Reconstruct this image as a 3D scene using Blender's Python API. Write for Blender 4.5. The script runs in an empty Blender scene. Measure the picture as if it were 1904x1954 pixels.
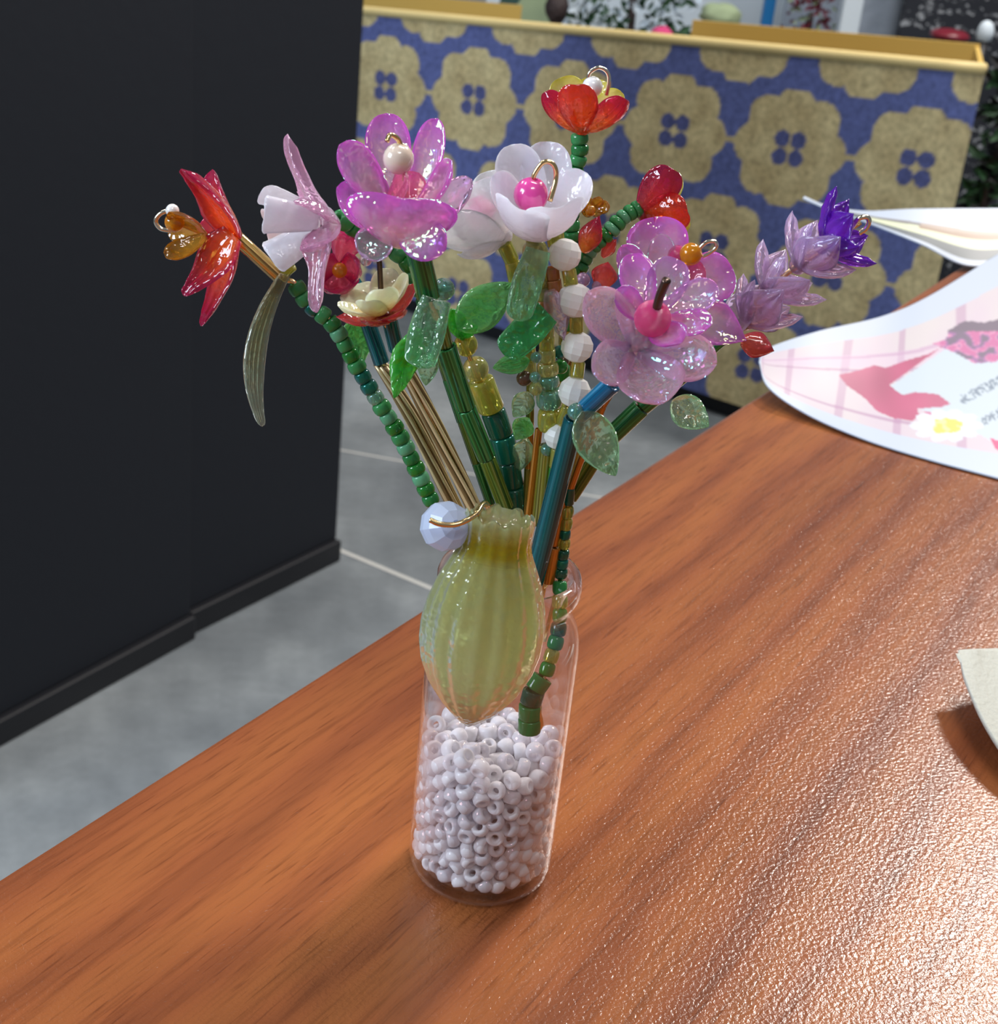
import bpy, math, random
import numpy as np
from mathutils import Vector, Matrix, noise as mnoise

random.seed(7)
rng = np.random.default_rng(11)
SC = bpy.context.scene
COL = SC.collection
MM = 0.001
W, H, FPX = 1904.0, 1954.0, 2800.0

# ------------------------------------------------------------------ camera
PITCH, ROLL = math.radians(25.0), math.radians(5.9)
FWD = np.array([0, math.cos(PITCH), -math.sin(PITCH)])
_r0 = np.array([1.0, 0, 0]); _u0 = np.cross(_r0, FWD)
RIGHT = math.cos(ROLL) * _r0 + math.sin(ROLL) * _u0
UP = math.cos(ROLL) * _u0 - math.sin(ROLL) * _r0
CAM = np.array([-2.4926, -183.5135, 146.2985])          # millimetres, bottle base at the origin
cd = bpy.data.cameras.new('camera')
cd.sensor_width = 36.0
cd.lens = 36.0 * FPX / W
cd.sensor_fit = 'HORIZONTAL'
cd.clip_start, cd.clip_end = 0.01, 60
cd.dof.use_dof = True
cd.dof.focus_distance = 0.205
cd.dof.aperture_fstop = 70
co = bpy.data.objects.new('camera', cd); COL.objects.link(co)
co.matrix_world = Matrix(((RIGHT[0], UP[0], -FWD[0], CAM[0] * MM), (RIGHT[1], UP[1], -FWD[1], CAM[1] * MM),
                          (RIGHT[2], UP[2], -FWD[2], CAM[2] * MM), (0, 0, 0, 1)))
SC.camera = co

# ------------------------------------------------------------------ world, lights, exposure
wd = bpy.data.worlds.new('hall_light'); SC.world = wd; wd.use_nodes = True
wd.node_tree.nodes['Background'].inputs[0].default_value = (0.80, 0.88, 1.0, 1)
wd.node_tree.nodes['Background'].inputs[1].default_value = 0.19


def area(name, loc, target, sx, sy, power, col):
    l = bpy.data.lights.new(name, 'AREA'); l.shape = 'RECTANGLE'; l.size, l.size_y = sx, sy
    l.energy = power; l.color = col
    o = bpy.data.objects.new(name, l); COL.objects.link(o); o.location = loc
    o.rotation_euler = (Vector(target) - Vector(loc)).to_track_quat('-Z', 'Y').to_euler()
    return o


area('ceiling_and_fill_light', (1.32, 2.25, 2.1), (0.05, 0, 0), 0.5, 0.36, 92, (1.0, 0.93, 0.86))
area('ceiling_and_fill_light', (-2.3, 2.2, 2.3), (0, 0.3, 0), 0.9, 0.16, 16, (1.0, 0.97, 0.94))
area('ceiling_and_fill_light', (0.35, 0.9, 2.4), (0, 0.2, 0), 0.9, 0.16, 9, (1.0, 0.98, 0.95))
area('ceiling_and_fill_light', (-1.5, 0.6, 2.4), (0, 0, 0), 0.9, 0.16, 12, (0.96, 0.98, 1.0))
area('ceiling_and_fill_light', (0.3, -1.5, 2.4), (0, 0, 0.06), 0.9, 0.3, 18, (1.0, 0.98, 0.95))  # front fill added high behind the camera to brighten the flowers
area('window_light', (-2.4, -0.9, 1.0), (0, 0, 0.05), 1.2, 1.0, 78, (0.72, 0.85, 1.0))
area('ceiling_and_fill_light', (0.5, 0.9, 2.5), (0.3, 2.6, -0.4), 1.2, 0.5, 40, (1.0, 0.98, 0.95))  # unseen lamp added to brighten the front of the patterned box

vs = SC.view_settings
vs.view_transform = 'Standard'; vs.look = 'None'; vs.gamma = 1.0; vs.use_curve_mapping = False
vs.exposure = -0.05
try:
    SC.cycles.max_bounces = 14; SC.cycles.transmission_bounces = 12; SC.cycles.transparent_max_bounces = 16
    SC.cycles.caustics_refractive = True; SC.cycles.blur_glossy = 0.6
    SC.cycles.sample_clamp_indirect = 8.0
except Exception:
    pass


# ------------------------------------------------------------------ pixel <-> place helpers (millimetres)
def ray(px, py):
    return FWD + RIGHT * (px - W / 2) / FPX - UP * (py - H / 2) / FPX


def P(px, py, y):
    d = ray(px, py); return CAM + d * ((y - CAM[1]) / d[1])


def Z(px, py, z):
    d = ray(px, py); return CAM + d * ((z - CAM[2]) / d[2])


def mmpx(p):
    return float((np.asarray(p) - CAM) @ FWD) / FPX


def nrm(v):
    v = np.asarray(v, float); return v / (np.linalg.norm(v) + 1e-12)


TOCAM = nrm([0, -0.9, 0.42])

# ------------------------------------------------------------------ object helpers
ORG = {}


def link(o):
    COL.objects.link(o); return o


def thing(name, label, cat, loc, group=None):
    o = bpy.data.objects.new(name, None); link(o); o.empty_display_size = 0.005
    o.location = Vector(loc) * MM
    ORG[o.name] = np.asarray(loc, float)
    return tag(o, label, cat, group)


def tag(o, label=None, cat=None, group=None, kind=None):
    if label: o['label'] = label
    if cat: o['category'] = cat
    if group: o['group'] = group
    if kind: o['kind'] = kind
    return o


def place(o, parent, org):
    org = np.asarray(org, float)
    ORG[o.name] = org
    if parent is not None:
        o.parent = parent; o.location = Vector(org - ORG[parent.name]) * MM
    else:
        o.location = Vector(org) * MM
    return o


def mesh(name, verts, faces, mat, parent=None, origin=None, smooth=True, uv=None, cols=None):
    v = np.asarray(verts, float)
    org = v.mean(0) if origin is None else np.asarray(origin, float)
    me = bpy.data.meshes.new(name)
    me.from_pydata(((v - org) * MM).tolist(), [], [tuple(int(i) for i in f) for f in faces])
    if smooth: me.polygons.foreach_set('use_smooth', [True] * len(me.polygons))
    li = None
    if uv is not None:
        li = np.empty(len(me.loops), int); me.loops.foreach_get('vertex_index', li)
        ul = me.uv_layers.new(name='UVMap'); ul.data.foreach_set('uv', np.asarray(uv, float)[li].ravel())
    if cols is not None:
        ca = me.color_attributes.new('Col', 'FLOAT_COLOR', 'POINT')
        c4 = np.ones((len(v), 4)); c4[:, :3] = cols; ca.data.foreach_set('color', c4.ravel())
    if mat is not None: me.materials.append(mat)
    me.validate(); me.update()
    o = bpy.data.objects.new(name, me); link(o)
    return place(o, parent, org)


def box_vf(lo, hi):
    (a, b, c), (d, e, f) = lo, hi
    v = [(a, b, c), (d, b, c), (d, e, c), (a, e, c), (a, b, f), (d, b, f), (d, e, f), (a, e, f)]
    return v, [(0, 3, 2, 1), (4, 5, 6, 7), (0, 1, 5, 4), (1, 2, 6, 5), (2, 3, 7, 6), (3, 0, 4, 7)]


def prism(name, poly, z0, z1, mat, parent=None, **k):
    n = len(poly)
    v = [(x, y, z0) for x, y in poly] + [(x, y, z1) for x, y in poly]
    f = [tuple(range(n - 1, -1, -1)), tuple(range(n, 2 * n))] + [(i, (i + 1) % n, n + (i + 1) % n, n + i) for i in range(n)]
    return mesh(name, v, f, mat, parent, smooth=False, **k)


def bevel(o, w, seg=2):
    m = o.modifiers.new('bevel', 'BEVEL'); m.width = w * MM; m.segments = seg; m.limit_method = 'ANGLE'
    return o


def lathe_vf(prof, n, closed=True):
    v, f = [], []
    for r, z in prof:
        for k in range(n):
            a = 2 * math.pi * k / n; v.append((r * math.cos(a), r * math.sin(a), z))
    m = len(prof)
    for i in range(m if closed else m - 1):
        j = (i + 1) % m
        for k in range(n):
            l = (k + 1) % n; f.append((i * n + k, i * n + l, j * n + l, j * n + k))
    return v, f


def catmull(pts, per=8):
    p = np.asarray(pts, float)
    if len(p) < 3:
        t = np.linspace(0, 1, per + 1)[:, None]; return p[0] * (1 - t) + p[-1] * t
    q = np.vstack([2 * p[0] - p[1], p, 2 * p[-1] - p[-2]]); out = []
    for i in range(1, len(q) - 2):
        a, b, c, d = q[i - 1], q[i], q[i + 1], q[i + 2]
        for t in np.linspace(0, 1, per, endpoint=False):
            out.append(0.5 * (2 * b + (c - a) * t + (2 * a - 5 * b + 4 * c - d) * t * t + (3 * b - a - 3 * c + d) * t ** 3))
    out.append(p[-1]); return np.array(out)


def tube(name, pts, r, mat, parent, n=8, per=8, curve=True, label=None):
    p = catmull(pts, per) if curve else np.asarray(pts, float)
    v, f = [], []
    T = np.gradient(p, axis=0); T /= np.linalg.norm(T, axis=1)[:, None] + 1e-9
    up = np.array([0.3, -0.8, 0.5]); rr = r if hasattr(r, '__len__') else [r] * len(p)
    up = nrm(up - (up @ T[0]) * T[0])
    for i in range(len(p)):
        up = nrm(up - (up @ T[i]) * T[i]); b = np.cross(T[i], up)
        for k in range(n):
            a = 2 * math.pi * k / n; v.append(p[i] + (up * math.cos(a) + b * math.sin(a)) * rr[min(i, len(rr) - 1)])
    for i in range(len(p) - 1):
        for k in range(n):
            l = (k + 1) % n; f.append((i * n + k, i * n + l, (i + 1) * n + l, (i + 1) * n + k))
    f.append(tuple(range(n - 1, -1, -1))); f.append(tuple((len(p) - 1) * n + k for k in range(n)))
    o = mesh(name, v, f, mat, parent)
    if label: o['label'] = label
    return o


# ------------------------------------------------------------------ materials
def lin(r, g, b):
    c = lambda x: (x / 255.0 / 12.92) if x <= 10 else ((x / 255.0 + 0.055) / 1.055) ** 2.4
    return (c(r), c(g), c(b), 1)


class NT:
    def __init__(s, name):
        s.m = bpy.data.materials.new(name); s.m.use_nodes = True
        s.t = s.m.node_tree; s.t.nodes.clear()
        s.out = s.n('ShaderNodeOutputMaterial')

    def n(s, typ, **k):
        x = s.t.nodes.new(typ)
        for a, b in k.items(): setattr(x, a, b)
        return x

    def l(s, a, b): s.t.links.new(a, b)

    def pr(s, **k):
        p = s.n('ShaderNodeBsdfPrincipled')
        for a, b in k.items():
            p.inputs[a.replace('_', ' ')].default_value = b
        return p

    def mix(s, fac, a, b, blend='MIX'):
        x = s.n('ShaderNodeMix', data_type='RGBA', blend_type=blend)
        for i, vv in ((0, fac), (6, a), (7, b)):
            if hasattr(vv, 'is_linked'): s.l(vv, x.inputs[i])
            else: x.inputs[i].default_value = vv
        return x.outputs[2]

    def math(s, op, a, b=0.0, c=None, clamp=False):
        x = s.n('ShaderNodeMath', operation=op, use_clamp=clamp)
        for i, vv in enumerate((a, b) if c is None else (a, b, c)):
            if hasattr(vv, 'is_linked'): s.l(vv, x.inputs[i])
            else: x.inputs[i].default_value = vv
        return x.outputs[0]

    def noise(s, vec, scale, detail=3, rough=0.55, dist=0.0):
        x = s.n('ShaderNodeTexNoise'); x.inputs['Scale'].default_value = scale; x.inputs['Detail'].default_value = detail
        x.inputs['Roughness'].default_value = rough; x.inputs['Distortion'].default_value = dist
        s.l(vec, x.inputs['Vector']); return x.outputs['Fac']

    def ramp(s, fac, stops):
        x = s.n('ShaderNodeValToRGB'); e = x.color_ramp.elements
        while len(e) < len(stops): e.new(0.5)
        for i, (p, c) in enumerate(stops): e[i].position = p; e[i].color = c
        s.l(fac, x.inputs[0]); return x.outputs[0]

    def coord(s, kind='Object', scale=(1, 1, 1), rot=(0, 0, 0)):
        tc = s.n('ShaderNodeTexCoord'); mp = s.n('ShaderNodeMapping')
        mp.inputs['Scale'].default_value = scale; mp.inputs['Rotation'].default_value = rot
        s.l(tc.outputs[kind], mp.inputs[0]); return mp.outputs[0]

    def bump(s, h, strength, dist):
        x = s.n('ShaderNodeBump'); x.inputs['Strength'].default_value = strength; x.inputs['Distance'].default_value = dist
        s.l(h, x.inputs['Height']); return x.outputs[0]

    def done(s, sh):
        s.l(sh, s.out.inputs[0]); return s.m


def plain(name, col, rough=0.5, metal=0.0, spec=0.5, coat=0.0, bumps=None):
    t = NT(name); p = t.pr(Base_Color=col, Roughness=rough, Metallic=metal, Specular_IOR_Level=spec, Coat_Weight=coat)
    if bumps:
        t.l(t.bump(t.noise(t.coord(), bumps[0]), bumps[1], bumps[2]), p.inputs['Normal'])
    return t.done(p.outputs[0])


def colattr(name, rough=0.5, spec=0.4, grain=0.0, gscale=400):
    t = NT(name); a = t.n('ShaderNodeVertexColor', layer_name='Col'); p = t.pr(Roughness=rough, Specular_IOR_Level=spec)
    c = a.outputs[0]
    if grain:
        c = t.mix(1.0, c, t.ramp(t.noise(t.coord(), gscale, 4, 0.7), [(0.3, (1 - grain,) * 3 + (1,)), (0.7, (1 + grain,) * 3 + (1,))]), 'MULTIPLY')
    t.l(c, p.inputs['Base Color']); return t.done(p.outputs[0])


def acrylic(name, base, tip, edge=None, trans=0.75, rough=0.06, ior=1.2, body=0.35, film=0.0, rib=0.0, edge_w=0.45):
    """Clear moulded acrylic: tint runs from the base of a petal to its tip and rim."""
    t = NT(name)
    uv = t.n('ShaderNodeUVMap'); sp = t.n('ShaderNodeSeparateXYZ'); t.l(uv.outputs[0], sp.inputs[0])
    u, v = sp.outputs[0], sp.outputs[1]
    c = t.mix(t.math('MULTIPLY_ADD', u, 1.5, -0.25, True), base, tip)
    if edge is not None:
        av = t.math('ABSOLUTE', t.math('MULTIPLY_ADD', v, 2.0, -1.0))
        m = t.math('MAXIMUM', av, t.math('MULTIPLY_ADD', u, 1.0, -0.06))
        m = t.math('MULTIPLY_ADD', m, 1 / (1 - edge_w), -edge_w / (1 - edge_w), True)
        c = t.mix(m, c, edge)
    p = t.pr(Roughness=rough, IOR=ior, Transmission_Weight=min(1.0, trans + 0.12), Coat_Weight=1.0, Coat_Roughness=0.03, Coat_IOR=1.6)
    if film:
        p.inputs['Thin Film Thickness'].default_value = film; p.inputs['Thin Film IOR'].default_value = 1.7
    t.l(c, p.inputs['Base Color'])
    nz = t.math('ADD', t.noise(t.coord(), 380, 2), t.math('MULTIPLY', t.noise(t.coord(), 1100, 1), 0.35))
    bm = t.bump(nz, 0.55, 0.0009)
    t.l(bm, p.inputs['Normal']); t.l(bm, p.inputs['Coat Normal'])
    body *= 0.62
    if body <= 0: return t.done(p.outputs[0])
    d = t.n('ShaderNodeBsdfDiffuse'); tr = t.n('ShaderNodeBsdfTranslucent'); t.l(c, d.inputs[0]); t.l(c, tr.inputs[0])
    m1 = t.n('ShaderNodeMixShader'); m1.inputs[0].default_value = 0.55; t.l(d.outputs[0], m1.inputs[1]); t.l(tr.outputs[0], m1.inputs[2])
    m2 = t.n('ShaderNodeMixShader'); m2.inputs[0].default_value = body; t.l(p.outputs[0], m2.inputs[1]); t.l(m1.outputs[0], m2.inputs[2])
    return t.done(m2.outputs[0])


def glassbead(name, col, trans=0.6, rough=0.06, ior=1.45, body=0.3, streak=0.0, streak_col=None, metal=0.0, film=0.0):
    t = NT(name); p = t.pr(Roughness=rough, IOR=ior, Transmission_Weight=trans, Coat_Weight=0.7, Coat_Roughness=0.03, Metallic=metal)
    if film:
        p.inputs['Thin Film Thickness'].default_value = film; p.inputs['Thin Film IOR'].default_value = 1.7
    c = col
    if streak:
        f = t.noise(t.coord(scale=(1, 1, 0.03)), 2.6 / 1.0, 3, 0.7)
        c = t.ramp(f, [(0.36, streak_col or tuple(x * 0.3 for x in col[:3]) + (1,)), (0.52, col), (0.68, tuple(min(1, x * 1.7 + streak * 0.12) for x in col[:3]) + (1,))])
        t.l(c, p.inputs['Base Color'])
    else:
        p.inputs['Base Color'].default_value = col
    if body <= 0: return t.done(p.outputs[0])
    d = t.n('ShaderNodeBsdfDiffuse'); tr = t.n('ShaderNodeBsdfTranslucent')
    for q in (d, tr):
        if streak: t.l(c, q.inputs[0])
        else: q.inputs[0].default_value = col
    m1 = t.n('ShaderNodeMixShader'); m1.inputs[0].default_value = 0.45; t.l(d.outputs[0], m1.inputs[1]); t.l(tr.outputs[0], m1.inputs[2])
    m2 = t.n('ShaderNodeMixShader'); m2.inputs[0].default_value = body; t.l(p.outputs[0], m2.inputs[1]); t.l(m1.outputs[0], m2.inputs[2])
    return t.done(m2.outputs[0])


def wood_mat(name):
    t = NT(name)
    # local x runs along the table edge, so does the grain
    big = t.noise(t.coord(scale=(5.0, 15.0, 5)), 1.0, 3, 0.5, 0.8)
    wav = t.n('ShaderNodeTexWave', wave_type='BANDS', bands_direction='Y'); wav.inputs['Scale'].default_value = 3.2
    wav.inputs['Distortion'].default_value = 9.0; wav.inputs['Detail'].default_value = 3; wav.inputs['Detail Scale'].default_value = 0.55
    t.l(t.coord(scale=(2.2, 6.5, 3)), wav.inputs['Vector'])
    fine = t.noise(t.coord(scale=(38, 620, 40)), 1.0, 4, 0.65)
    pores = t.noise(t.coord(scale=(90, 1500, 60)), 1.0, 2, 0.5)
    c = t.ramp(big, [(0.28, lin(106, 56, 34)), (0.5, lin(135, 77, 44)), (0.74, lin(158, 95, 51))])
    c = t.mix(0.42, c, t.ramp(wav.outputs['Fac'], [(0.0, lin(104, 54, 35)), (0.3, lin(138, 77, 45)), (1.0, lin(152, 91, 49))]))
    c = t.mix(0.6, c, t.ramp(fine, [(0.25, (0.42, 0.36, 0.33, 1)), (0.5, (1, 1, 1, 1)), (0.8, (1.18, 1.16, 1.1, 1))]), 'MULTIPLY')
    c = t.mix(0.5, c, t.ramp(pores, [(0.30, (0.4, 0.33, 0.3, 1)), (0.40, (1, 1, 1, 1))]), 'MULTIPLY')
    p = t.pr(Roughness=0.23, Specular_IOR_Level=0.3)
    t.l(c, p.inputs['Base Color'])
    peb = t.noise(t.coord(), 1500, 2, 0.5, 0.4)
    h = t.math('ADD', t.math('MULTIPLY', peb, 1.0), t.math('MULTIPLY', fine, 0.25))
    t.l(t.bump(h, 0.38, 0.0003), p.inputs['Normal'])
    return t.done(p.outputs[0])


def concrete_mat(name):
    t = NT(name); v = t.coord()
    a = t.noise(v, 3.2, 6, 0.62); b = t.noise(v, 26, 5, 0.7)
    c = t.ramp(a, [(0.28, lin(88, 94, 99)), (0.52, lin(114, 120, 124)), (0.75, lin(146, 152, 155))])
    c = t.mix(0.35, c, t.ramp(b, [(0.3, (0.55, 0.55, 0.56, 1)), (0.7, (1.25, 1.25, 1.25, 1))]), 'MULTIPLY')
    p = t.pr(Roughness=0.6, Specular_IOR_Level=0.3); t.l(c, p.inputs['Base Color'])
    return t.done(p.outputs[0])


def thin_glass(name):
    t = NT(name)
    lw = t.n('ShaderNodeLayerWeight'); lw.inputs['Blend'].default_value = 0.5
    fac = t.math('MULTIPLY_ADD', t.math('POWER', lw.outputs['Facing'], 2.6), 0.85, 0.035, True)
    tr = t.n('ShaderNodeBsdfTransparent'); tr.inputs[0].default_value = (0.965, 0.95, 0.955, 1)
    gl = t.n('ShaderNodeBsdfGlossy'); gl.inputs[0].default_value = (1, 1, 1, 1); gl.inputs['Roughness'].default_value = 0.025
    m = t.n('ShaderNodeMixShader'); t.l(fac, m.inputs[0]); t.l(tr.outputs[0], m.inputs[1]); t.l(gl.outputs[0], m.inputs[2])
    return t.done(m.outputs[0])


M = {}
M['wood'] = wood_mat('cherry_wood_laminate')
M['concrete'] = concrete_mat('polished_concrete')
M['joint'] = plain('pale_floor_joint', lin(190, 190, 186), 0.8)
M['black'] = plain('black_painted_board', lin(30, 33, 40), 0.62, spec=0.25, bumps=(60, 0.15, 0.002))
M['black_trim'] = plain('black_trim', lin(24, 25, 30), 0.45, spec=0.4)
M['wall'] = plain('hall_wall_paint', lin(200, 206, 210), 0.8)
M['glass'] = thin_glass('bottle_glass')
M['gold'] = plain('brass_wire', (0.83, 0.62, 0.30, 1), 0.2, metal=1.0)
M['wire_dark'] = plain('dark_bronze_wire', (0.10, 0.06, 0.045, 1), 0.25, metal=0.8)
M['silver'] = plain('pale_brass_wire', (0.86, 0.78, 0.62, 1), 0.16, metal=1.0)
M['pearl'] = plain('cream_pearl', lin(236, 214, 196), 0.2, spec=0.7, coat=1.0)
M['pearl_white'] = plain('white_pearl', lin(240, 238, 236), 0.2, spec=0.7, coat=1.0)
M['pearl_pink'] = plain('hot_pink_pearl', lin(232, 70, 160), 0.22, spec=0.7, coat=1.0)
M['red_petal'] = acrylic('ruby_acrylic', lin(255, 150, 70), lin(230, 50, 76), lin(204, 32, 92), trans=0.78, body=0.4)
M['lily_red'] = acrylic('red_magenta_acrylic', lin(255, 128, 60), lin(226, 44, 78), lin(190, 24, 92), trans=0.65, body=0.45)
M['red_deep'] = acrylic('deep_red_acrylic', lin(236, 84, 100), lin(214, 56, 100), lin(176, 30, 88), trans=0.8, body=0.35)
M['orange_red'] = acrylic('orange_red_acrylic', lin(255, 110, 50), lin(246, 104, 60), lin(220, 60, 60), trans=0.78, body=0.4)
M['coral'] = acrylic('coral_acrylic', lin(240, 120, 106), lin(236, 96, 92), lin(214, 70, 84), trans=0.7, body=0.45)
M['amber_petal'] = acrylic('amber_acrylic', lin(236, 190, 80), lin(228, 176, 70), lin(190, 130, 40), trans=0.75, body=0.35)
M['yellow_rim'] = acrylic('cream_yellow_acrylic', lin(240, 228, 170), lin(238, 228, 150), lin(212, 206, 70), trans=0.5, body=0.6, edge_w=0.7)
M['cream'] = acrylic('cream_lime_acrylic', lin(248, 226, 140), lin(238, 246, 204), lin(246, 250, 226), trans=0.5, body=0.8, rough=0.15)
M['pink_pale'] = acrylic('pale_pink_acrylic', lin(252, 226, 242), lin(248, 210, 236), lin(246, 196, 230), trans=0.86, body=0.34)
M['pink_red'] = acrylic('pink_red_acrylic', lin(250, 140, 164), lin(240, 100, 144), lin(222, 60, 150), trans=0.75, body=0.45)
M['frost'] = acrylic('frosted_white_acrylic', lin(250, 248, 252), lin(248, 248, 255), None, trans=0.45, rough=0.45, body=0.8)
M['orchid'] = acrylic('orchid_acrylic', lin(255, 212, 230), lin(252, 222, 250), lin(240, 104, 240), trans=0.82, body=0.42, film=420, edge_w=0.42)
M['orchid_clear'] = acrylic('clear_orchid_acrylic', lin(252, 226, 242), lin(244, 236, 252), lin(238, 156, 246), trans=0.9, body=0.28, film=460, edge_w=0.62)
M['iris_clear'] = acrylic('iridescent_clear_acrylic', lin(246, 226, 240), lin(240, 232, 246), lin(238, 206, 238), trans=0.88, body=0.25, film=520)
M['rose_clear'] = acrylic('rose_clear_acrylic', lin(246, 220, 246), lin(252, 238, 250), lin(255, 206, 232), trans=0.88, body=0.36, film=380, edge_w=0.6)
M['hotpink'] = acrylic('hot_pink_acrylic', lin(250, 90, 160), lin(246, 110, 180), None, trans=0.6, body=0.6)
M['lavender'] = acrylic('lavender_acrylic', lin(246, 220, 240), lin(238, 218, 252), lin(240, 224, 255), trans=0.88, body=0.42)
M['violet'] = acrylic('deep_violet_acrylic', lin(170, 84, 230), lin(146, 56, 220), lin(120, 44, 196), trans=0.7, body=0.45)
M['leaf_clear'] = acrylic('clear_green_acrylic', lin(200, 240, 214), lin(140, 230, 166), lin(170, 240, 196), trans=0.86, body=0.28)
M['leaf_green'] = acrylic('leaf_green_acrylic', lin(120, 210, 120), lin(106, 204, 112), lin(160, 232, 160), trans=0.8, body=0.4)
M['leaf_emerald'] = acrylic('emerald_acrylic', lin(80, 200, 120), lin(50, 190, 100), lin(100, 216, 140), trans=0.8, body=0.4)
M['leaf_bright'] = acrylic('bright_green_acrylic', lin(90, 214, 70), lin(70, 222, 90), lin(130, 236, 120), trans=0.75, body=0.45)
M['leaf_pale'] = acrylic('pale_green_acrylic', lin(220, 238, 206), lin(200, 236, 200), lin(180, 238, 190), trans=0.88, body=0.28)
M['dagger'] = acrylic('smoky_green_glass', lin(200, 200, 140), lin(196, 226, 196), lin(220, 232, 220), trans=0.9, body=0.16)
M['bud'] = acrylic('pale_lime_glass', lin(206, 196, 60), lin(232, 242, 200), None, trans=0.88, rough=0.05, body=0.5, ior=1.22)
M['rose_heart'] = acrylic('rose_heart_acrylic', lin(246, 120, 160), lin(250, 170, 190), lin(240, 130, 180), trans=0.8, body=0.4)
M['frost_thin'] = acrylic('thin_frosted_acrylic', lin(250, 250, 252), lin(250, 252, 255), None, trans=0.85, rough=0.32, body=0.55)
M['green'] = glassbead('opaque_green_glass', lin(70, 158, 92), trans=0.12, body=0.5)
M['green2'] = glassbead('mid_green_glass', lin(52, 140, 74), trans=0.25, body=0.45)
M['green3'] = glassbead('clear_green_glass', lin(48, 150, 60), trans=0.5, body=0.3)
M['mint'] = glassbead('mint_green_glass', lin(110, 186, 140), trans=0.12, body=0.5)
M['teal'] = glassbead('teal_green_glass', lin(26, 116, 96), trans=0.5, body=0.3, film=380)
M['olive'] = glassbead('olive_yellow_glass', lin(206, 206, 96), trans=0.85, body=0.16)
M['olive_clear'] = glassbead('pale_olive_glass', lin(206, 206, 130), trans=0.82, body=0.16)
M['seaglass'] = glassbead('sea_green_glass', lin(140, 196, 166), trans=0.82, body=0.16, film=360)
M['bottlegreen'] = glassbead('bottle_green_glass', lin(30, 108, 84), trans=0.6, body=0.25)
M['brown'] = glassbead('brown_glass', lin(110, 80, 60), trans=0.5, body=0.3)
M['amber'] = glassbead('amber_glass', lin(232, 160, 20), trans=0.65, body=0.25)
M['copper'] = glassbead('copper_glass', lin(196, 130, 70), trans=0.6, body=0.3)
M['clear'] = glassbead('clear_glass', lin(236, 226, 232), trans=0.9, body=0.12)
M['lilac'] = glassbead('lilac_glass', lin(206, 180, 222), trans=0.8, body=0.2)
M['white_frost'] = glassbead('frosted_white_glass', lin(250, 252, 250), trans=0.3, rough=0.45, body=0.75)
M['opal'] = glassbead('opal_blue_glass', lin(222, 234, 255), trans=0.5, rough=0.2, body=0.6)
M['bead_white'] = glassbead('white_seed_glass', lin(252, 252, 255), trans=0.12, rough=0.1, body=0.7)
M['bead_pearl'] = glassbead('pearly_clear_seed_glass', lin(250, 250, 255), trans=0.55, rough=0.05, body=0.55, film=300)
M['bugle_green'] = glassbead('green_lined_bugle', lin(34, 132, 64), trans=0.2, body=0.2, streak=1, streak_col=lin(10, 60, 30), metal=0.25)
M['bugle_olive'] = glassbead('olive_lined_bugle', lin(96, 124, 34), trans=0.2, body=0.2, streak=1, streak_col=lin(34, 70, 26), metal=0.25)
M['bugle_teal'] = glassbead('teal_lined_bugle', lin(10, 104, 112), trans=0.2, body=0.2, streak=0.5, streak_col=lin(4, 48, 66), metal=0.25)
M['bugle_blue'] = glassbead('blue_lined_bugle', lin(20, 120, 166), trans=0.3, body=0.25, streak=1, streak_col=lin(10, 70, 110), metal=0.15)
M['bugle_gold'] = glassbead('gold_lined_bugle', lin(224, 186, 100), trans=0.1, body=0.1, streak=1, streak_col=lin(110, 76, 30), metal=0.7)
M['bugle_amber'] = glassbead('amber_lined_bugle', lin(214, 136, 36), trans=0.2, body=0.15, streak=1, streak_col=lin(120, 66, 16), metal=0.45)
M['bugle_moss'] = glassbead('moss_gold_bugle', lin(150, 140, 50), trans=0.25, body=0.15, streak=1, streak_col=lin(60, 66, 20), metal=0.4)
M['straw'] = plain('straw_gold_strand', lin(222, 202, 156), 0.28, metal=0.3)
M['straw_dark'] = plain('dark_straw_strand', lin(140, 116, 78), 0.35, metal=0.3)
M['card_gold'] = plain('gold_card', lin(206, 172, 90), 0.5, metal=0.0, spec=0.4)
M['card_rim'] = plain('pale_gold_edging', lin(214, 192, 132), 0.6)
M['print'] = colattr('printed_paper', 0.45, 0.35)
M['box_print'] = colattr('medallion_print', 0.5, 0.35, grain=0.35, gscale=120)
M['paper'] = plain('white_paper', lin(235, 240, 246), 0.5)
M['felt'] = plain('cream_card', lin(186, 186, 176), 0.9, bumps=(900, 0.5, 0.0006))


# ------------------------------------------------------------------ bead meshes shared by all copies
def _sup(n=7, hole=0.34, p=2.6):
    pts = [(hole, -0.82)]
    for i in range(n + 1):
        a = -math.pi / 2 + math.pi * i / n
        c, s = math.cos(a), math.sin(a)
        pts.append((0.62 + 0.38 * abs(c) ** (2 / p) , (1 if s > 0 else -1) * abs(s) ** (2 / p)))
    pts.append((hole, 0.82)); return pts


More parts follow.
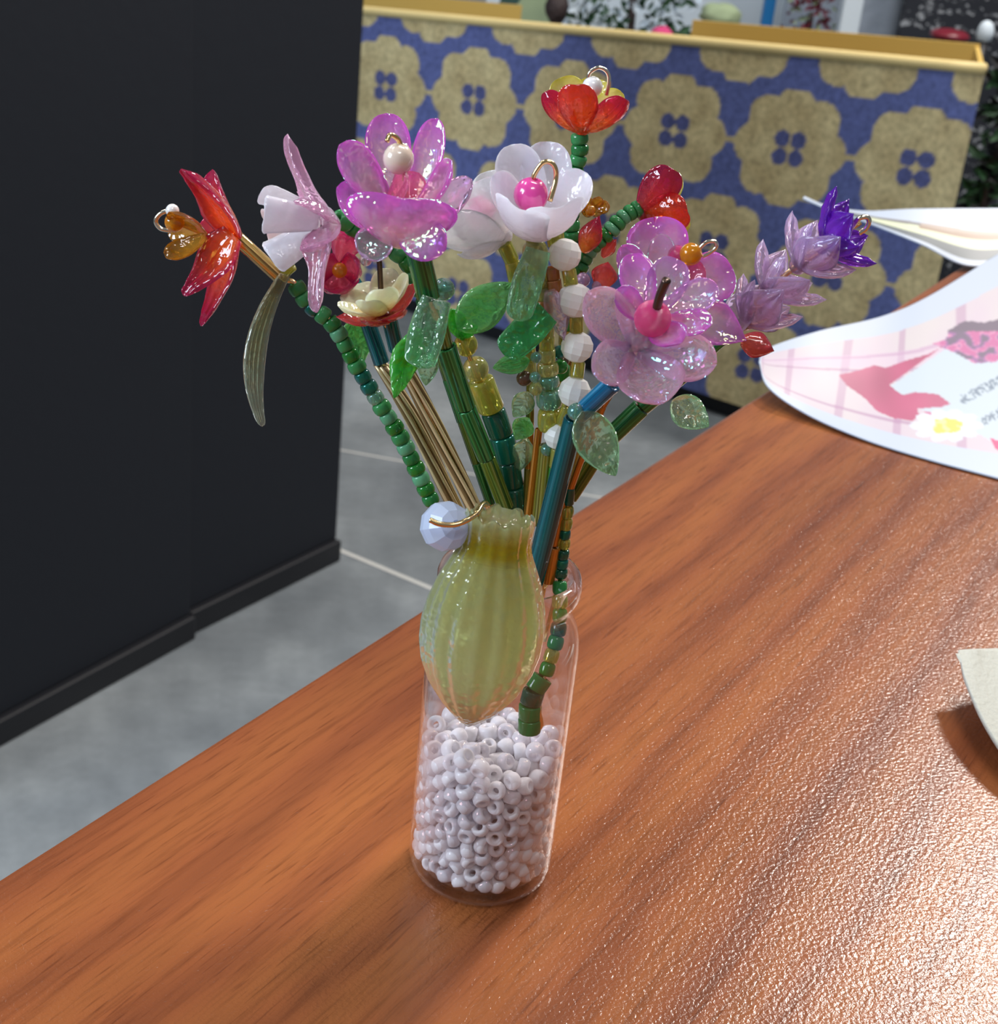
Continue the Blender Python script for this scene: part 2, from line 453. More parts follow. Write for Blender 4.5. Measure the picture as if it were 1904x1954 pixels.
SHAPES = {
    'seed': (lathe_vf(_sup(), 18), True),
    'ring': (lathe_vf([(0.36, -0.55), (0.55, -0.9), (0.8, -0.85), (0.96, -0.45), (1.0, 0), (0.96, 0.45), (0.8, 0.85), (0.55, 0.9), (0.36, 0.55)], 14), True),
    'tube': (lathe_vf([(0.5, -0.98), (0.86, -1.0), (0.97, -0.93), (1, -0.8), (1, 0), (1, 0.8), (0.97, 0.93), (0.86, 1.0), (0.5, 0.98)], 14), True),
    'bugle': (lathe_vf([(0.45, -0.985), (0.9, -1), (0.985, -0.985), (1, -0.96), (1, -0.3), (1, 0.3), (1, 0.96), (0.985, 0.985), (0.9, 1), (0.45, 0.985)], 12), True),
    'ball': (lathe_vf([(0.18, -0.96)] + [(math.cos(a), math.sin(a)) for a in np.linspace(-1.36, 1.36, 11)] + [(0.18, 0.96)], 20), True),
    'facet': (lathe_vf([(0.2, -0.95), (0.6, -0.82), (0.93, -0.4), (1.0, 0.0), (0.93, 0.4), (0.6, 0.82), (0.2, 0.95)], 10), False),
}
_cache = {}


def bmesh_of(kind, mat, nm):
    k = (kind, mat)
    if k not in _cache:
        (v, f), sm = SHAPES[kind]
        me = bpy.data.meshes.new(nm); me.from_pydata(v, [], f)
        if sm: me.polygons.foreach_set('use_smooth', [True] * len(me.polygons))
        me.materials.append(M[mat]); me.update(); _cache[k] = me
    return _cache[k]


NAMES = {'seed': 'seed_bead', 'tube': 'tube_bead', 'bugle': 'bugle_bead', 'ball': 'round_bead', 'facet': 'faceted_bead', 'ring': 'seed_bead'}


def bead(parent, kind, a, b, r, mat, name=None, label=None, gap=0.0):
    """a, b: ends of the bead on its thread, millimetres; r: radius."""
    a, b = np.asarray(a, float), np.asarray(b, float)
    nm = name or NAMES[kind]
    o = bpy.data.objects.new(nm, bmesh_of(kind, mat, nm)); link(o)
    place(o, parent, (a + b) / 2)
    d = Vector(b - a); L = d.length
    o.rotation_euler = d.to_track_quat('Z', 'Y').to_euler()
    o.scale = (r * MM, r * MM, max(L * (1 - gap) / 2, 0.05) * MM)
    if label: o['label'] = label
    return o


def chain(parent, pts, n, kind, rpx, mats, name=None, jit=0.06):
    """n beads threaded evenly on the curve through pts (px, py, y)."""
    p = catmull([P(*q) for q in pts], 24)
    s = np.concatenate([[0], np.cumsum(np.linalg.norm(np.diff(p, axis=0), axis=1))])
    at = lambda t: np.array([np.interp(t * s[-1], s, p[:, k]) for k in range(3)])
    mats = [mats] if isinstance(mats, str) else mats
    for i in range(n):
        a, b = at(i / n), at((i + 1) / n)
        bead(parent, kind, a, b, rpx * mmpx(a) * (1 + random.uniform(-jit, jit)), mats[i % len(mats)], name)


def ball(parent, px, py, y, rpx, mat, kind='ball', name=None, axis=(0, 0, 1), label=None):
    c = P(px, py, y); r = rpx * mmpx(c); a = nrm(axis) * r
    return bead(parent, kind, c - a, c + a, r, mat, name, label)


def wire(parent, pts, rpx, mat='gold', name='wire_loop', per=8):
    q = [P(*p) for p in pts]
    return tube(name, q, rpx * mmpx(q[0]), M[mat], parent, 8, per)


# ------------------------------------------------------------------ petals and leaves
def pf(kind, u):
    if kind == 'round':
        return (0.36 + 0.64 * math.sin(min(u / 0.62, 1) * math.pi / 2) ** 1.1) if u < 0.62 else math.sqrt(max(0, 1 - ((u - 0.62) / 0.38) ** 2.2))
    if kind == 'point':
        return (0.42 + 0.58 * math.sin(u / 0.45 * math.pi / 2)) if u < 0.45 else max(0, 1 - ((u - 0.45) / 0.55) ** 1.5)
    if kind == 'finger':
        if u < 0.18: return 0.6 + 0.4 * u / 0.18
        if u < 0.55:
            k = (u - 0.18) / 0.37; k = k * k * (3 - 2 * k); return 1 - 0.56 * k
        if u < 0.88: return 0.44 - 0.06 * (u - 0.55) / 0.33
        return 0.38 * math.sqrt(max(0, 1 - ((u - 0.88) / 0.12) ** 2))
    if kind == 'taper':
        return (0.55 + 0.45 * math.sin(min(u / 0.35, 1) * math.pi / 2)) if u < 0.35 else (1 - 0.72 * ((u - 0.35) / 0.55)) if u < 0.9 else 0.28 * math.sqrt(max(0, 1 - ((u - 0.9) / 0.1) ** 2))
    if kind == 'leaf':
        return max(0.0, math.sin(math.pi * u ** 0.8)) ** 0.75
    if kind == 'dagger':
        if u < 0.55: return 0.5 + 0.5 * math.sin(u / 0.55 * math.pi / 2)
        return 1 - 0.5 * ((u - 0.55) / 0.37) ** 1.6 if u < 0.92 else 0.5 * math.sqrt(max(0, 1 - ((u - 0.92) / 0.08) ** 2))
    if kind == 'strap':
        return 0.8 + 0.2 * math.sin(u * math.pi) if u < 0.86 else (0.88) * math.sqrt(max(0, 1 - ((u - 0.86) / 0.14) ** 2))
    if kind == 'square':
        return 0.55 + 0.45 * u ** 0.7 if u < 0.9 else math.sqrt(max(0, 1 - ((u - 0.9) / 0.1) ** 2)) * 0.5 + 0.5
    return 1.0


def blade3(parent, name, A, B, w, mat, face=None, bend=0.08, cup=0.35, prof='round', thick=0.5, ribs=0, rib=0.06, notch=0.0, vein=0.0, nu=18, nv=12, side=0.0, wr=0.05, label=None):
    A, B = np.asarray(A, float), np.asarray(B, float); L = np.linalg.norm(B - A); a = (B - A) / L
    n = np.asarray(TOCAM if face is None else face, float); n = nrm(n - (n @ a) * a); s = np.cross(a, n)
    V0, V1, UV = [], [], []
    for i in range(nu + 1):
        u = 0.35 * i / nu + 0.65 * math.sin(i / nu * math.pi / 2); hw = max(w / 2 * pf(prof, u), 0.015 * w)
        c = A + a * L * u - n * (bend * L * 4 * u * (1 - u)) + s * (side * L * 4 * u * (1 - u))
        for j in range(nv + 1):
            v = -1 + 2 * j / nv
            q = c + s * hw * v + n * (cup * hw * v * v)
            if ribs: q = q + n * (rib * w * 0.5 * math.cos(ribs * math.pi * v) * min(1, 4 * u) * min(1, (1 - u) * 5))
            if vein: q = q + n * (vein * w * (math.sin((u * 7 - abs(v) * 1.6) * 2 * math.pi) * 0.5 - 1.2 * math.exp(-(v / 0.12) ** 2)))
            if notch: q = q - a * (notch * L * math.exp(-(v / 0.3) ** 2) * u ** 6)
            if wr: q = q + n * (wr * mnoise.noise(Vector(q * 0.9)) + 0.5 * wr * mnoise.noise(Vector(q * 2.1)))
            th = thick / 2 * math.sqrt(max(0.0, 1 - v ** 4)) * min(1.0, (1 - u) * 6 + 0.05)
            V0.append(q + n * th); V1.append(q - n * th); UV.append((u, j / nv))
    k = (nu + 1) * (nv + 1); f = []
    ix = lambda i, j: i * (nv + 1) + j
    for i in range(nu):
        for j in range(nv):
            f.append((ix(i, j), ix(i, j + 1), ix(i + 1, j + 1), ix(i + 1, j)))
            f.append((k + ix(i, j), k + ix(i + 1, j), k + ix(i + 1, j + 1), k + ix(i, j + 1)))
        f.append((ix(i, 0), ix(i + 1, 0), k + ix(i + 1, 0), k + ix(i, 0)))
        f.append((ix(i, nv), k + ix(i, nv), k + ix(i + 1, nv), ix(i + 1, nv)))
    for j in range(nv):
        f.append((ix(0, j), k + ix(0, j), k + ix(0, j + 1), ix(0, j + 1)))
        f.append((ix(nu, j), ix(nu, j + 1), k + ix(nu, j + 1), k + ix(nu, j)))
    o = mesh(name, V0 + V1, f, M[mat], parent, origin=A, uv=UV + UV)
    if label: o['label'] = label
    return o


def blade(parent, name, p0, p1, wpx, mat, **k):
    A, B = P(*p0), P(*p1)
    return blade3(parent, name, A, B, wpx * mmpx((A + B) / 2), mat, **k)


def petal(parent, p0, p1, wpx, mat, **k):
    return blade(parent, 'petal', p0, p1, wpx, mat, **k)


def leaf(parent, p0, p1, wpx, mat, **k):
    k.setdefault('prof', 'leaf'); k.setdefault('vein', 0.02); k.setdefault('thick', 0.8); k.setdefault('cup', 0.15); k.setdefault('nu', 34); k.setdefault('nv', 20); k.setdefault('wr', 0.22)
    return blade(parent, 'leaf', p0, p1, wpx, mat, **k)


def whorl(parent, base, axis, n, L, w, ang, mat, phase=0.0, r0=0.6, name='petal', skip=(), **k):
    """n petals around an axis; ang: opening half angle in degrees; lengths in mm."""
    ax = nrm(axis); x = nrm(np.cross(ax, [0.2, 1.0, 0.1])); y = np.cross(ax, x); an = math.radians(ang)
    for i in range(n):
        if i in skip: continue
        t = 2 * math.pi * (i + phase) / n; rad = x * math.cos(t) + y * math.sin(t)
        A = base + rad * r0; B = base + ax * L * math.cos(an) + rad * (r0 + L * math.sin(an))
        blade3(parent, name, A, B, w, mat, face=-rad * math.cos(an) + ax * math.sin(an), **k)


def core(parent, c, axis, r, h, mat, name='blossom'):
    """The moulded centre that the petals of one flower grow from."""
    ax = nrm(axis); x = nrm(np.cross(ax, [0.2, 1.0, 0.1])); y = np.cross(ax, x); (v, f), _ = SHAPES['ball']
    return mesh(name, [c + x * q[0] * r + y * q[1] * r + ax * q[2] * h for q in v], f, M[mat], parent, origin=c, uv=[(0.4, 0.5)] * len(v))


def hub(parent, px, py, y, rpx, mat, axis=(0, 0, 1), sq=0.8):
    c = P(px, py, y); r = rpx * mmpx(c)
    return core(parent, c, axis, r, r * sq, mat)


def dirpx(p, q):
    return nrm(P(*q) - P(*p))


MOUTH = 52.0


def stem_wire(parent, pts, rpx=5, mat='gold', tail=None):
    """The wire the beads sit on; tail: the end inside the bottle, millimetres."""
    q = [P(*p) for p in pts] + ([np.asarray(t, float) for t in tail] if tail else [])
    return tube('stem_wire', q, rpx * 0.072, M[mat], parent, 6, 5)



# ================================================================== the setting
FZ = -750.0
fl = mesh('floor', [(-4500, -2500, FZ), (4500, -2500, FZ), (4500, 7000, FZ), (-4500, 7000, FZ)], [(0, 1, 2, 3)], M['concrete'], origin=(0, 0, FZ), smooth=False)
tag(fl, 'grey polished concrete floor with a pale joint line', None, kind='structure')


def joint(p, q, w=7.0, ext=900):
    p, q = np.array(p[:2]), np.array(q[:2]); d = nrm(q - p); t = np.array([-d[1], d[0]]) * w / 2
    p, q = p - d * 60, q + d * ext
    prism('floor_joint', [p - t, q - t, q + t, p + t], FZ, FZ + 0.6, M['joint'], fl)


joint(Z(660, 1055, FZ), Z(815, 1120, FZ))
joint(Z(655, 860, FZ), Z(1010, 925, FZ), 4.0, 300)
wb = prism('wall_back', [(-4500, 6800), (4500, 6800), (4500, 6900), (-4500, 6900)], FZ, 2400, M['wall'])
tag(wb, 'pale grey far wall of the hall', None, kind='structure')

# ---- table
EDGE_A = np.array([-70.0, -14.0]); TD = nrm([245.0, 426.0]); TANG = math.atan2(TD[1], TD[0])
tb = thing('table', 'reddish brown wood-grain table under the glass bottle', 'table', (EDGE_A[0], EDGE_A[1], FZ))


def tpart(name, lo, hi, mat, bw=1.5):
    v, f = box_vf(lo, hi)
    o = mesh(name, v, f, mat, None, origin=(0, 0, 0), smooth=False); bevel(o, bw)
    o.parent = tb; o.location = Vector((0, 0, -FZ)) * MM; o.rotation_euler = (0, 0, TANG)
    return o


tpart('table_top', (-420, -720, -26), (1050, 0, 0), M['wood'], 1.2)
for lx in (-380, 960):
    for ly in (-690, -120):
        tpart('leg', (lx, ly, FZ), (lx + 45, ly + 45, -26), M['black_trim'])

# ---- black cabinets
def cabinet(p, q, label, depth, back):
    a, b = Z(*p, FZ)[:2], Z(*q, FZ)[:2]; d = nrm(b - a); m = np.array([d[1], -d[0]])
    mid = (a + b) / 2
    c = thing('display_cabinet', label, 'cabinet', (mid[0], mid[1], FZ), 'black display cabinets')
    a2, b2 = a - m * 9, b - m * 9
    bevel(prism('body', [a2, b2, b2 - m * depth, a2 - m * depth], FZ + 30, 900, M['black'], c), 2)
    bevel(prism('plinth', [a, b, b - m * depth, a - m * depth], FZ, FZ + 30, M['black_trim'], c), 2)
    return c


cabinet((366, 1213), (650, 1070), 'black board cabinet farther back, beside the patterned box', 380, 0)
cabinet((-420, 1660), (374, 1219), 'black board cabinet nearer the table, standing slightly proud of its neighbour', 330, 0)

# ---- patterned box on the floor behind
BA = Z(775, 600, FZ); BB = Z(1400, 808, FZ); BE = nrm(BB - BA); BN = np.array([-BE[1], BE[0], 0])      # BN points away from the camera
BN = nrm([0.22, 0.97, 0])          # the box ends run back from the camera
BX = lambda s, z, d=0.0: np.array([BA[0] + BE[0] * s + BN[0] * d, BA[1] + BE[1] * s + BN[1] * d, z])
rim_z = lambda s: -193 + (s + 138) / 1176 * 86
S0, S1, ZB = -300.0, 1038.0, -716.0
bxo = thing('storage_box', 'open blue box printed with gold scalloped medallions', 'box', BX(400, FZ))
BLUE, GOLD, GOLD2, DK = np.array(lin(88, 98, 150)[:3]), np.array(lin(206, 192, 146)[:3]), np.array(lin(168, 150, 108)[:3]), np.array(lin(78, 84, 130)[:3])


def medallion(s, z):
    zz = z - (-322 + 0.055 * (s + 89)); k = round(zz / 182.0)
    ss = s + 89 - (105.5 if k % 2 else 0); i = round(ss / 211.0); dx, dz = ss - 211 * i, zz - 182 * k
    r, t = math.hypot(dx, dz), math.atan2(dz, dx)
    R = 83 + 15 * abs(math.cos(4 * t + 0.0))
    g = mnoise.noise(Vector((s * 0.03, z * 0.03, 1.3))) * 0.5 + 0.5
    gold = GOLD * g + GOLD2 * (1 - g)
    if r < R:
        for a in (45, 135, 225, 315):
            ca, sa = math.cos(math.radians(a)), math.sin(math.radians(a))
            if math.hypot((dx - 20 * ca), (dz - 20 * sa)) < 13.5: return DK
        return gold
    if abs(dz) < 4.0 and abs(dx) > 80: return gold
    return BLUE


ns, nz = 440, 200
vv, cc = [], []
for i in range(ns + 1):
    s = S0 + (S1 - S0) * i / ns
    for j in range(nz + 1):
        z = ZB + (rim_z(s) - ZB) * j / nz
        vv.append(BX(s, z)); cc.append(medallion(s, z))
ff = [(i * (nz + 1) + j, (i + 1) * (nz + 1) + j, (i + 1) * (nz + 1) + j + 1, i * (nz + 1) + j + 1) for i in range(ns) for j in range(nz)]
mesh('front_panel', vv, ff, M['box_print'], bxo, cols=np.array(cc))


def slab(name, s0, s1, d0, d1, z0, z1f, mat):
    q = [BX(s0, z0, d0), BX(s1, z0, d0), BX(s1, z0, d1), BX(s0, z0, d1), BX(s0, z1f(s0), d0), BX(s1, z1f(s1), d0), BX(s1, z1f(s1), d1), BX(s0, z1f(s0), d1)]
    return mesh(name, q, [(0, 3, 2, 1), (4, 5, 6, 7), (0, 1, 5, 4), (1, 2, 6, 5), (2, 3, 7, 6), (3, 0, 4, 7)], mat, bxo, smooth=False)


slab('inner_lining', S0, S1, 0.4, 8, ZB, lambda s: rim_z(s) - 1, M['card_gold'])
slab('side_panel', S1 - 8, S1, 8, 300, ZB, lambda s: rim_z(s), M['card_gold'])
slab('back_panel', 505, S1, 300, 308, ZB, lambda s: rim_z(s) + 4, M['card_gold'])
slab('back_panel', S0, 120, 300, 308, ZB, lambda s: rim_z(s) + 4, M['card_gold'])
slab('bottom_panel', S0, S1, 8, 300, ZB, lambda s: ZB + 8, M['card_gold'])
tube('rim_edging', [BX(s, rim_z(s), 3) for s in np.linspace(S0, S1, 24)], 8.5, M['card_rim'], bxo, 8, 1, curve=False)
slab('plinth', S0 + 20, S1 - 20, 25, 290, FZ, lambda s: ZB, M['black_trim'])

# ---- things standing on the floor beyond the box
YB = 3050.0
M['board_white'] = plain('white_board', lin(214, 226, 236), 0.6)
M['board_grey'] = plain('grey_cloth', lin(146, 156, 170), 0.8, bumps=(30, 0.4, 0.01))
M['blue_post'] = plain('blue_plastic', lin(20, 104, 164), 0.4)
M['green_cloth'] = plain('dark_green_cloth', lin(52, 80, 74), 0.85)
M['sage_cloth'] = plain('sage_cloth', lin(150, 166, 132), 0.85)
M['foliage'] = plain('dark_foliage', lin(46, 84, 50), 0.6)
M['brown_ball'] = plain('dark_brown_basket', lin(54, 42, 42), 0.7, bumps=(40, 0.8, 0.01))
M['pink_ball'] = plain('pink_yarn', lin(206, 66, 120), 0.8, bumps=(120, 0.8, 0.006))
M['dark_red'] = plain('dark_red_glaze', lin(120, 26, 44), 0.35)
M['redleaf'] = plain('dark_red_petals', lin(122, 40, 58), 0.7)


def chalk_mat():
    t = NT('chalkboard'); v = t.coord(scale=(1, 1, 1))
    a = t.noise(t.coord(scale=(60, 60, 90)), 1.0, 3, 0.7); b = t.noise(t.coord(scale=(9, 9, 24)), 1.0, 1, 0.5)
    m = t.math('MULTIPLY', t.math('GREATER_THAN', a, 0.57), t.math('GREATER_THAN', b, 0.46))
    c = t.mix(m, lin(30, 34, 44), lin(150, 154, 160)); p = t.pr(Roughness=0.7); t.l(c, p.inputs['Base Color'])
    return t.done(p.outputs[0])


M['chalk'] = chalk_mat()


def standing(name, x0p, x1p, y, top, mat, label, cat, thick=25, feet=True):
    a, b = P(x0p, 25, y), P(x1p, 25, y)
    c = thing(name, label, cat, ((a[0] + b[0]) / 2, y, FZ))
    bevel(prism('panel', [(a[0], y), (b[0], y), (b[0], y + thick), (a[0], y + thick)], FZ + 15, top, mat, c), 3)
    for x in (a[0] + (b[0] - a[0]) * 0.12, a[0] + (b[0] - a[0]) * 0.88):
        prism('foot', [(x - 12, y - 60), (x + 12, y - 60), (x + 12, y + 60 + thick), (x - 12, y + 60 + thick)], FZ, FZ + 15, M['black_trim'], c)
    return c


def post(px, y, w, mat, name, label):
    a = P(px, 25, y); c = thing(name, label, 'post', (a[0], y, FZ))
    bevel(prism('upright', [(a[0] - w / 2, y - w / 2), (a[0] + w / 2, y - w / 2), (a[0] + w / 2, y + w / 2), (a[0] - w / 2, y + w / 2)], FZ + 12, 350, M[mat], c), 4)
    bevel(prism('foot', [(a[0] - w * 1.6, y - w * 1.6), (a[0] + w * 1.6, y - w * 1.6), (a[0] + w * 1.6, y + w * 1.6), (a[0] - w * 1.6, y + w * 1.6)], FZ, FZ + 12, M['black_trim'], c), 3)
    return c


standing('display_board', 925, 1500, 3900, 300, M['board_white'], 'white display board behind the green plant', 'board')
post(1465, 3300, 26, 'blue_post', 'blue_post', 'bright blue post rising behind the patterned box')
post(1622, 3150, 42, 'board_white', 'white_post', 'white post between the red flowers and the grey cloth board')
standing('cloth_board', 1643, 1718, 3350, 260, M['board_grey'], 'grey cloth board next to the white post', 'board')
standing('flower_board', 1497, 1606, 3650, 260, M['board_grey'], 'grey board behind the dark red flowers', 'board')
standing('chalkboard', 1722, 1990, 3250, 320, M['chalk'], 'black chalkboard covered in white chalk writing', 'chalkboard')


def lumpy(name, px, py, y, rx, rz, mat, label, cat, stand='stand_pole', amp=0.2):
    c0 = P(px, py, y); c = thing(name, label, cat, (c0[0], y, FZ))
    v, f = lathe_vf([(max(0.02, math.cos(a)), math.sin(a)) for a in np.linspace(-1.55, 1.55, 14)], 20, False)
    v = [np.array(q) * (1 + amp * mnoise.noise(Vector(q) * 2.3 + Vector((px, py, 0)))) * np.array([rx, rx, rz]) + np.array([c0[0], y, c0[2]]) for q in v]
    mesh('body', v, f, mat, c)
    tube(stand, [(c0[0], y, FZ + 8), (c0[0], y, c0[2] - rz * 0.6)], 12, M['black_trim'], c, 8, 4, curve=False)
    prism('stand_foot', [(c0[0] - 60, y - 60), (c0[0] + 60, y - 60), (c0[0] + 60, y + 60), (c0[0] - 60, y + 60)], FZ, FZ + 8, M['black_trim'], c)
    return c


def tent(px0, pxm, px1, y, mat, name, label):
    a, m_, b = P(px0, 30, y), P(pxm, -60, y), P(px1, 30, y)
    k = (a[2] - FZ) / 1.0
    poly = [(a[0] - 30, FZ), (a[0], a[2]), (m_[0], m_[2]), (b[0], b[2]), (b[0] + 30, FZ)]
    n = len(poly); v = [(x, y, z) for x, z in poly] + [(x, y + 60, z) for x, z in poly]
    f = [tuple(range(n)), tuple(range(2 * n - 1, n - 1, -1))] + [(i, n + i, n + (i + 1) % n, (i + 1) % n) for i in range(n)]
    return tag(mesh(name, v, f, mat, None, origin=((a[0] + b[0]) / 2, y, FZ), smooth=False), label, 'cloth')


tent(940, 985, 1050, 3600, M['green_cloth'], 'draped_cloth', 'dark green cloth draped in a peak behind the box rim')
tent(975, 1030, 1062, 3450, M['sage_cloth'], 'draped_cloth', 'pale sage cloth folded in front of the dark green cloth')
lumpy('basket_ball', 1063, 15, 3250, 26, 36, M['brown_ball'], 'dark brown woven ball on a stand left of the green plant', 'ball')
lumpy('yarn_ball', 1262, 68, 2950, 24, 18, M['pink_ball'], 'bright pink ball of yarn beneath the green plant', 'yarn')
lumpy('glazed_bowl', 1812, 68, 2950, 40, 14, M['dark_red'], 'dark red glazed bowl in front of the chalkboard', 'bowl', amp=0.05)
lumpy('white_cup', 1880, 62, 2760, 16, 22, M['board_white'], 'small white cup beside the dark red bowl', 'cup', amp=0.05)
lumpy('moss_mound', 1375, 30, 3000, 42, 26, M['sage_cloth'], 'mossy brown and green mound behind the gold box wall', 'moss')


def plant(name, px0, px1, py0, py1, y, n, mats, label, size):
    a, b = P(px0, py1, y), P(px1, py0, y)
    mx = (a[0] + b[0]) / 2
    c = thing(name, label, 'plant', (mx, y, FZ))
    prof = [(0.1, 0), (70, 0), (95, 150), (100, 160), (90, 165), (0.1, 160)]
    v, f = lathe_vf(prof, 20, False); mesh('pot', [(q[0] + mx, q[1] + y, q[2] + FZ) for q in v], f, M['brown_ball'], c)
    tube('trunk', [(mx, y, FZ + 120), (mx + 10, y, (FZ + a[2]) / 2), (mx, y, b[2] - 20)], 9, M['brown_ball'], c, 8, 6)
    for mi, mt in enumerate(mats):
        v, f = [], []
        for _ in range(n // len(mats)):
            p = np.array([random.uniform(a[0], b[0]), y + random.uniform(-60, 60), random.uniform(a[2] - 40, b[2] + 60)])
            d = nrm([random.uniform(-1, 1), random.uniform(-1, 1), random.uniform(-0.6, 1)]); s = nrm(np.cross(d, [random.uniform(-1, 1), 1, 0.2])); L = size * random.uniform(0.6, 1.3)
            nn = np.cross(d, s)
            k = len(v); v += [p, p + d * L * 0.5 + s * L * 0.2 + nn * 3, p + d * L, p + d * L * 0.5 - s * L * 0.2 + nn * 3, p + d * L * 0.5 - nn * 4]
            f += [(k, k + 1, k + 4), (k + 1, k + 2, k + 4), (k + 2, k + 3, k + 4), (k + 3, k, k + 4)]
        tag(mesh('foliage', v, f, mt, c, smooth=False), kind='stuff')
    return c


plant('green_plant', 1085, 1330, -40, 58, 3350, 420, [M['foliage'], M['foliage'], M['board_white']], 'leafy green plant with white blossoms above the box rim', 34)
plant('red_flower_plant', 1500, 1590, 15, 55, 3420, 130, [M['redleaf'], M['redleaf'], M['sage_cloth']], 'dark red flowers behind the gold box wall', 26)
plant('dark_shrub', 1868, 1930, 140, 420, 2600, 260, [M['foliage'], M['black_trim']], 'dark green shrub at the far end of the patterned box', 40)

# ================================================================== cards on the table
def inpoly(x, y, poly):
    c = False; j = len(poly) - 1
    for i in range(len(poly)):
        if (poly[i][1] > y) != (poly[j][1] > y) and x < (poly[j][0] - poly[i][0]) * (y - poly[i][1]) / (poly[j][1] - poly[i][1]) + poly[i][0]: c = not c
        j = i
    return c


def crv(pts, t):
    x = [p[0] for p in pts]; return np.array([np.interp(t, x, [p[k] for p in pts]) for k in range(1, len(pts[0]))])


def smooth_crv(pts, n):
    return catmull(np.array(pts, float), 10)


def sheet(name, top, bot, mat, colf, ns, nt, thick, label, cat, place_fn):
    """A curled sheet spanned between two edge curves (px, py, h); the print is looked up where each spot of the sheet lies."""
    T, B = catmull(np.array(top, float), 24), catmull(np.array(bot, float), 24)
    ti = np.linspace(0, len(T) - 1, ns + 1); bi = np.linspace(0, len(B) - 1, ns + 1)
    g = lambda C, i: np.array([np.interp(i, range(len(C)), C[:, k]) for k in range(3)])
    v, c = [], []
    for i in range(ns + 1):
        a, b = g(T, ti[i]), g(B, bi[i])
        for j in range(nt + 1):
            q = a + (b - a) * j / nt
            v.append(place_fn(q)); c.append(np.asarray(colf(q[0], q[1], i / ns, j / nt)) * 0.8)
    f = [(i * (nt + 1) + j, i * (nt + 1) + j + 1, (i + 1) * (nt + 1) + j + 1, (i + 1) * (nt + 1) + j) for i in range(ns) for j in range(nt)]
    o = mesh(name, v, f, mat, None, cols=np.array(c))
    m = o.modifiers.new('thickness', 'SOLIDIFY'); m.thickness = thick * MM; m.offset = -1
    return tag(o, label, cat)


c3 = lambda *a: np.array(lin(*a)[:3])
BLOB = [(1600, 716), (1640, 706), (1668, 697), (1690, 702), (1722, 690), (1770, 676), (1800, 660), (1696, 735), (1722, 754), (1745, 748), (1790, 752), (1812, 770), (1800, 776), (1750, 780), (1755, 795), (1740, 803), (1705, 798), (1672, 784), (1650, 760), (1615, 735)]
BLOB2 = [(1760, 786), (1790, 787), (1850, 803), (1800, 800)]
PANEL = [(1697, 738), (1800, 668), (1850, 640), (1990, 560), (2100, 760), (1990, 900), (1830, 806), (1760, 782)]
BLOOM = [(1810, 630), (1840, 612), (1880, 616), (1930, 600), (1950, 660), (1900, 690), (1860, 694), (1828, 676), (1800, 664), (1778, 655), (1805, 648)]
PINKE = [(1888, 836), (1910, 842), (1940, 870), (1900, 858)]


def print1(x, y, s, t):
    n = mnoise.noise(Vector((x * 0.02, y * 0.02, 0.4))); n2 = mnoise.noise(Vector((x * 0.06, y * 0.09, 3.4)))
    white = c3(190, 200, 216)
    if t > 0.89 or t < 0.17 * (1 - 0.2 * s) or s < 0.03: return white
    base = c3(204, 186, 200) * (0.5 + 0.5 * n) + c3(206, 198, 198) * (0.5 - 0.5 * n)
    if inpoly(x, y, PANEL):
        base = c3(192, 204, 214)
        for (x0, y0, x1, y1) in ((1828, 766, 1960, 700), (1872, 806, 1990, 740)):
            k = (x - x0) / (x1 - x0)
            if 0 < k < 1 and abs(y - (y0 + (y1 - y0) * k)) < 10 and mnoise.noise(Vector((x * 0.23, y * 0.2, 7.7))) > 0.02: base = c3(116, 132, 150)
    else:
        for k in (0.3, 0.42, 0.78):
            if abs(t - k - 0.04 * (1 - s)) < 0.012: base = base * 0.4 + c3(166, 116, 156) * 0.6
        for k in (0.08, 0.22, 0.36, 0.5, 0.64):
            if abs(s - k) < 0.01: base = base * 0.5 + c3(170, 120, 160) * 0.5
        if 0.3 < t < 0.42: base = base * 0.6 + c3(210, 180, 204) * 0.4
    if inpoly(x, y, BLOB): base = c3(188, 80, 120) * (0.9 + 0.25 * n)
    if inpoly(x, y, BLOB2): base = c3(196, 92, 138)
    if inpoly(x, y, PINKE): base = c3(206, 60, 120)
    if inpoly(x, y, BLOOM):
        base = c3(192, 96, 150) if n2 > 0.12 else c3(206, 130, 170) if n2 > -0.02 else c3(150, 96, 150) if n2 > -0.22 else c3(110, 90, 116)
        if y < 632: base = c3(104, 88, 108)
    d = ((x - 1806) / 40) ** 2 + ((y - 812) / 18) ** 2
    a = math.atan2(y - 812, (x - 1806) * 0.5)
    if d < 3.2 * (0.6 + 0.4 * abs(math.cos(5 * a))): base = c3(210, 214, 222)
    if d < 0.55 + 0.5 * n2: base = c3(226, 204, 90) if n2 > -0.1 else c3(214, 210, 150)
    return base


tilt = lambda q: Z(q[0], q[1], q[2])
sheet('printed_card', [(1449, 682, 7), (1470, 662, 8), (1560, 632, 9), (1680, 604, 7), (1770, 566, 8), (1900, 487, 10), (1950, 458, 11), (1990, 436, 11)],
      [(1449, 690, 7), (1466, 738, 5), (1540, 790, 2.2), (1650, 838, 1.0), (1770, 876, 0.8), (1900, 911, 0.8), (1950, 925, 0.8), (2010, 942, 0.8)],
      M['print'], print1, 260, 170, 0.4, 'white card printed with pink flowers and grey writing lying on the table', 'card', tilt)


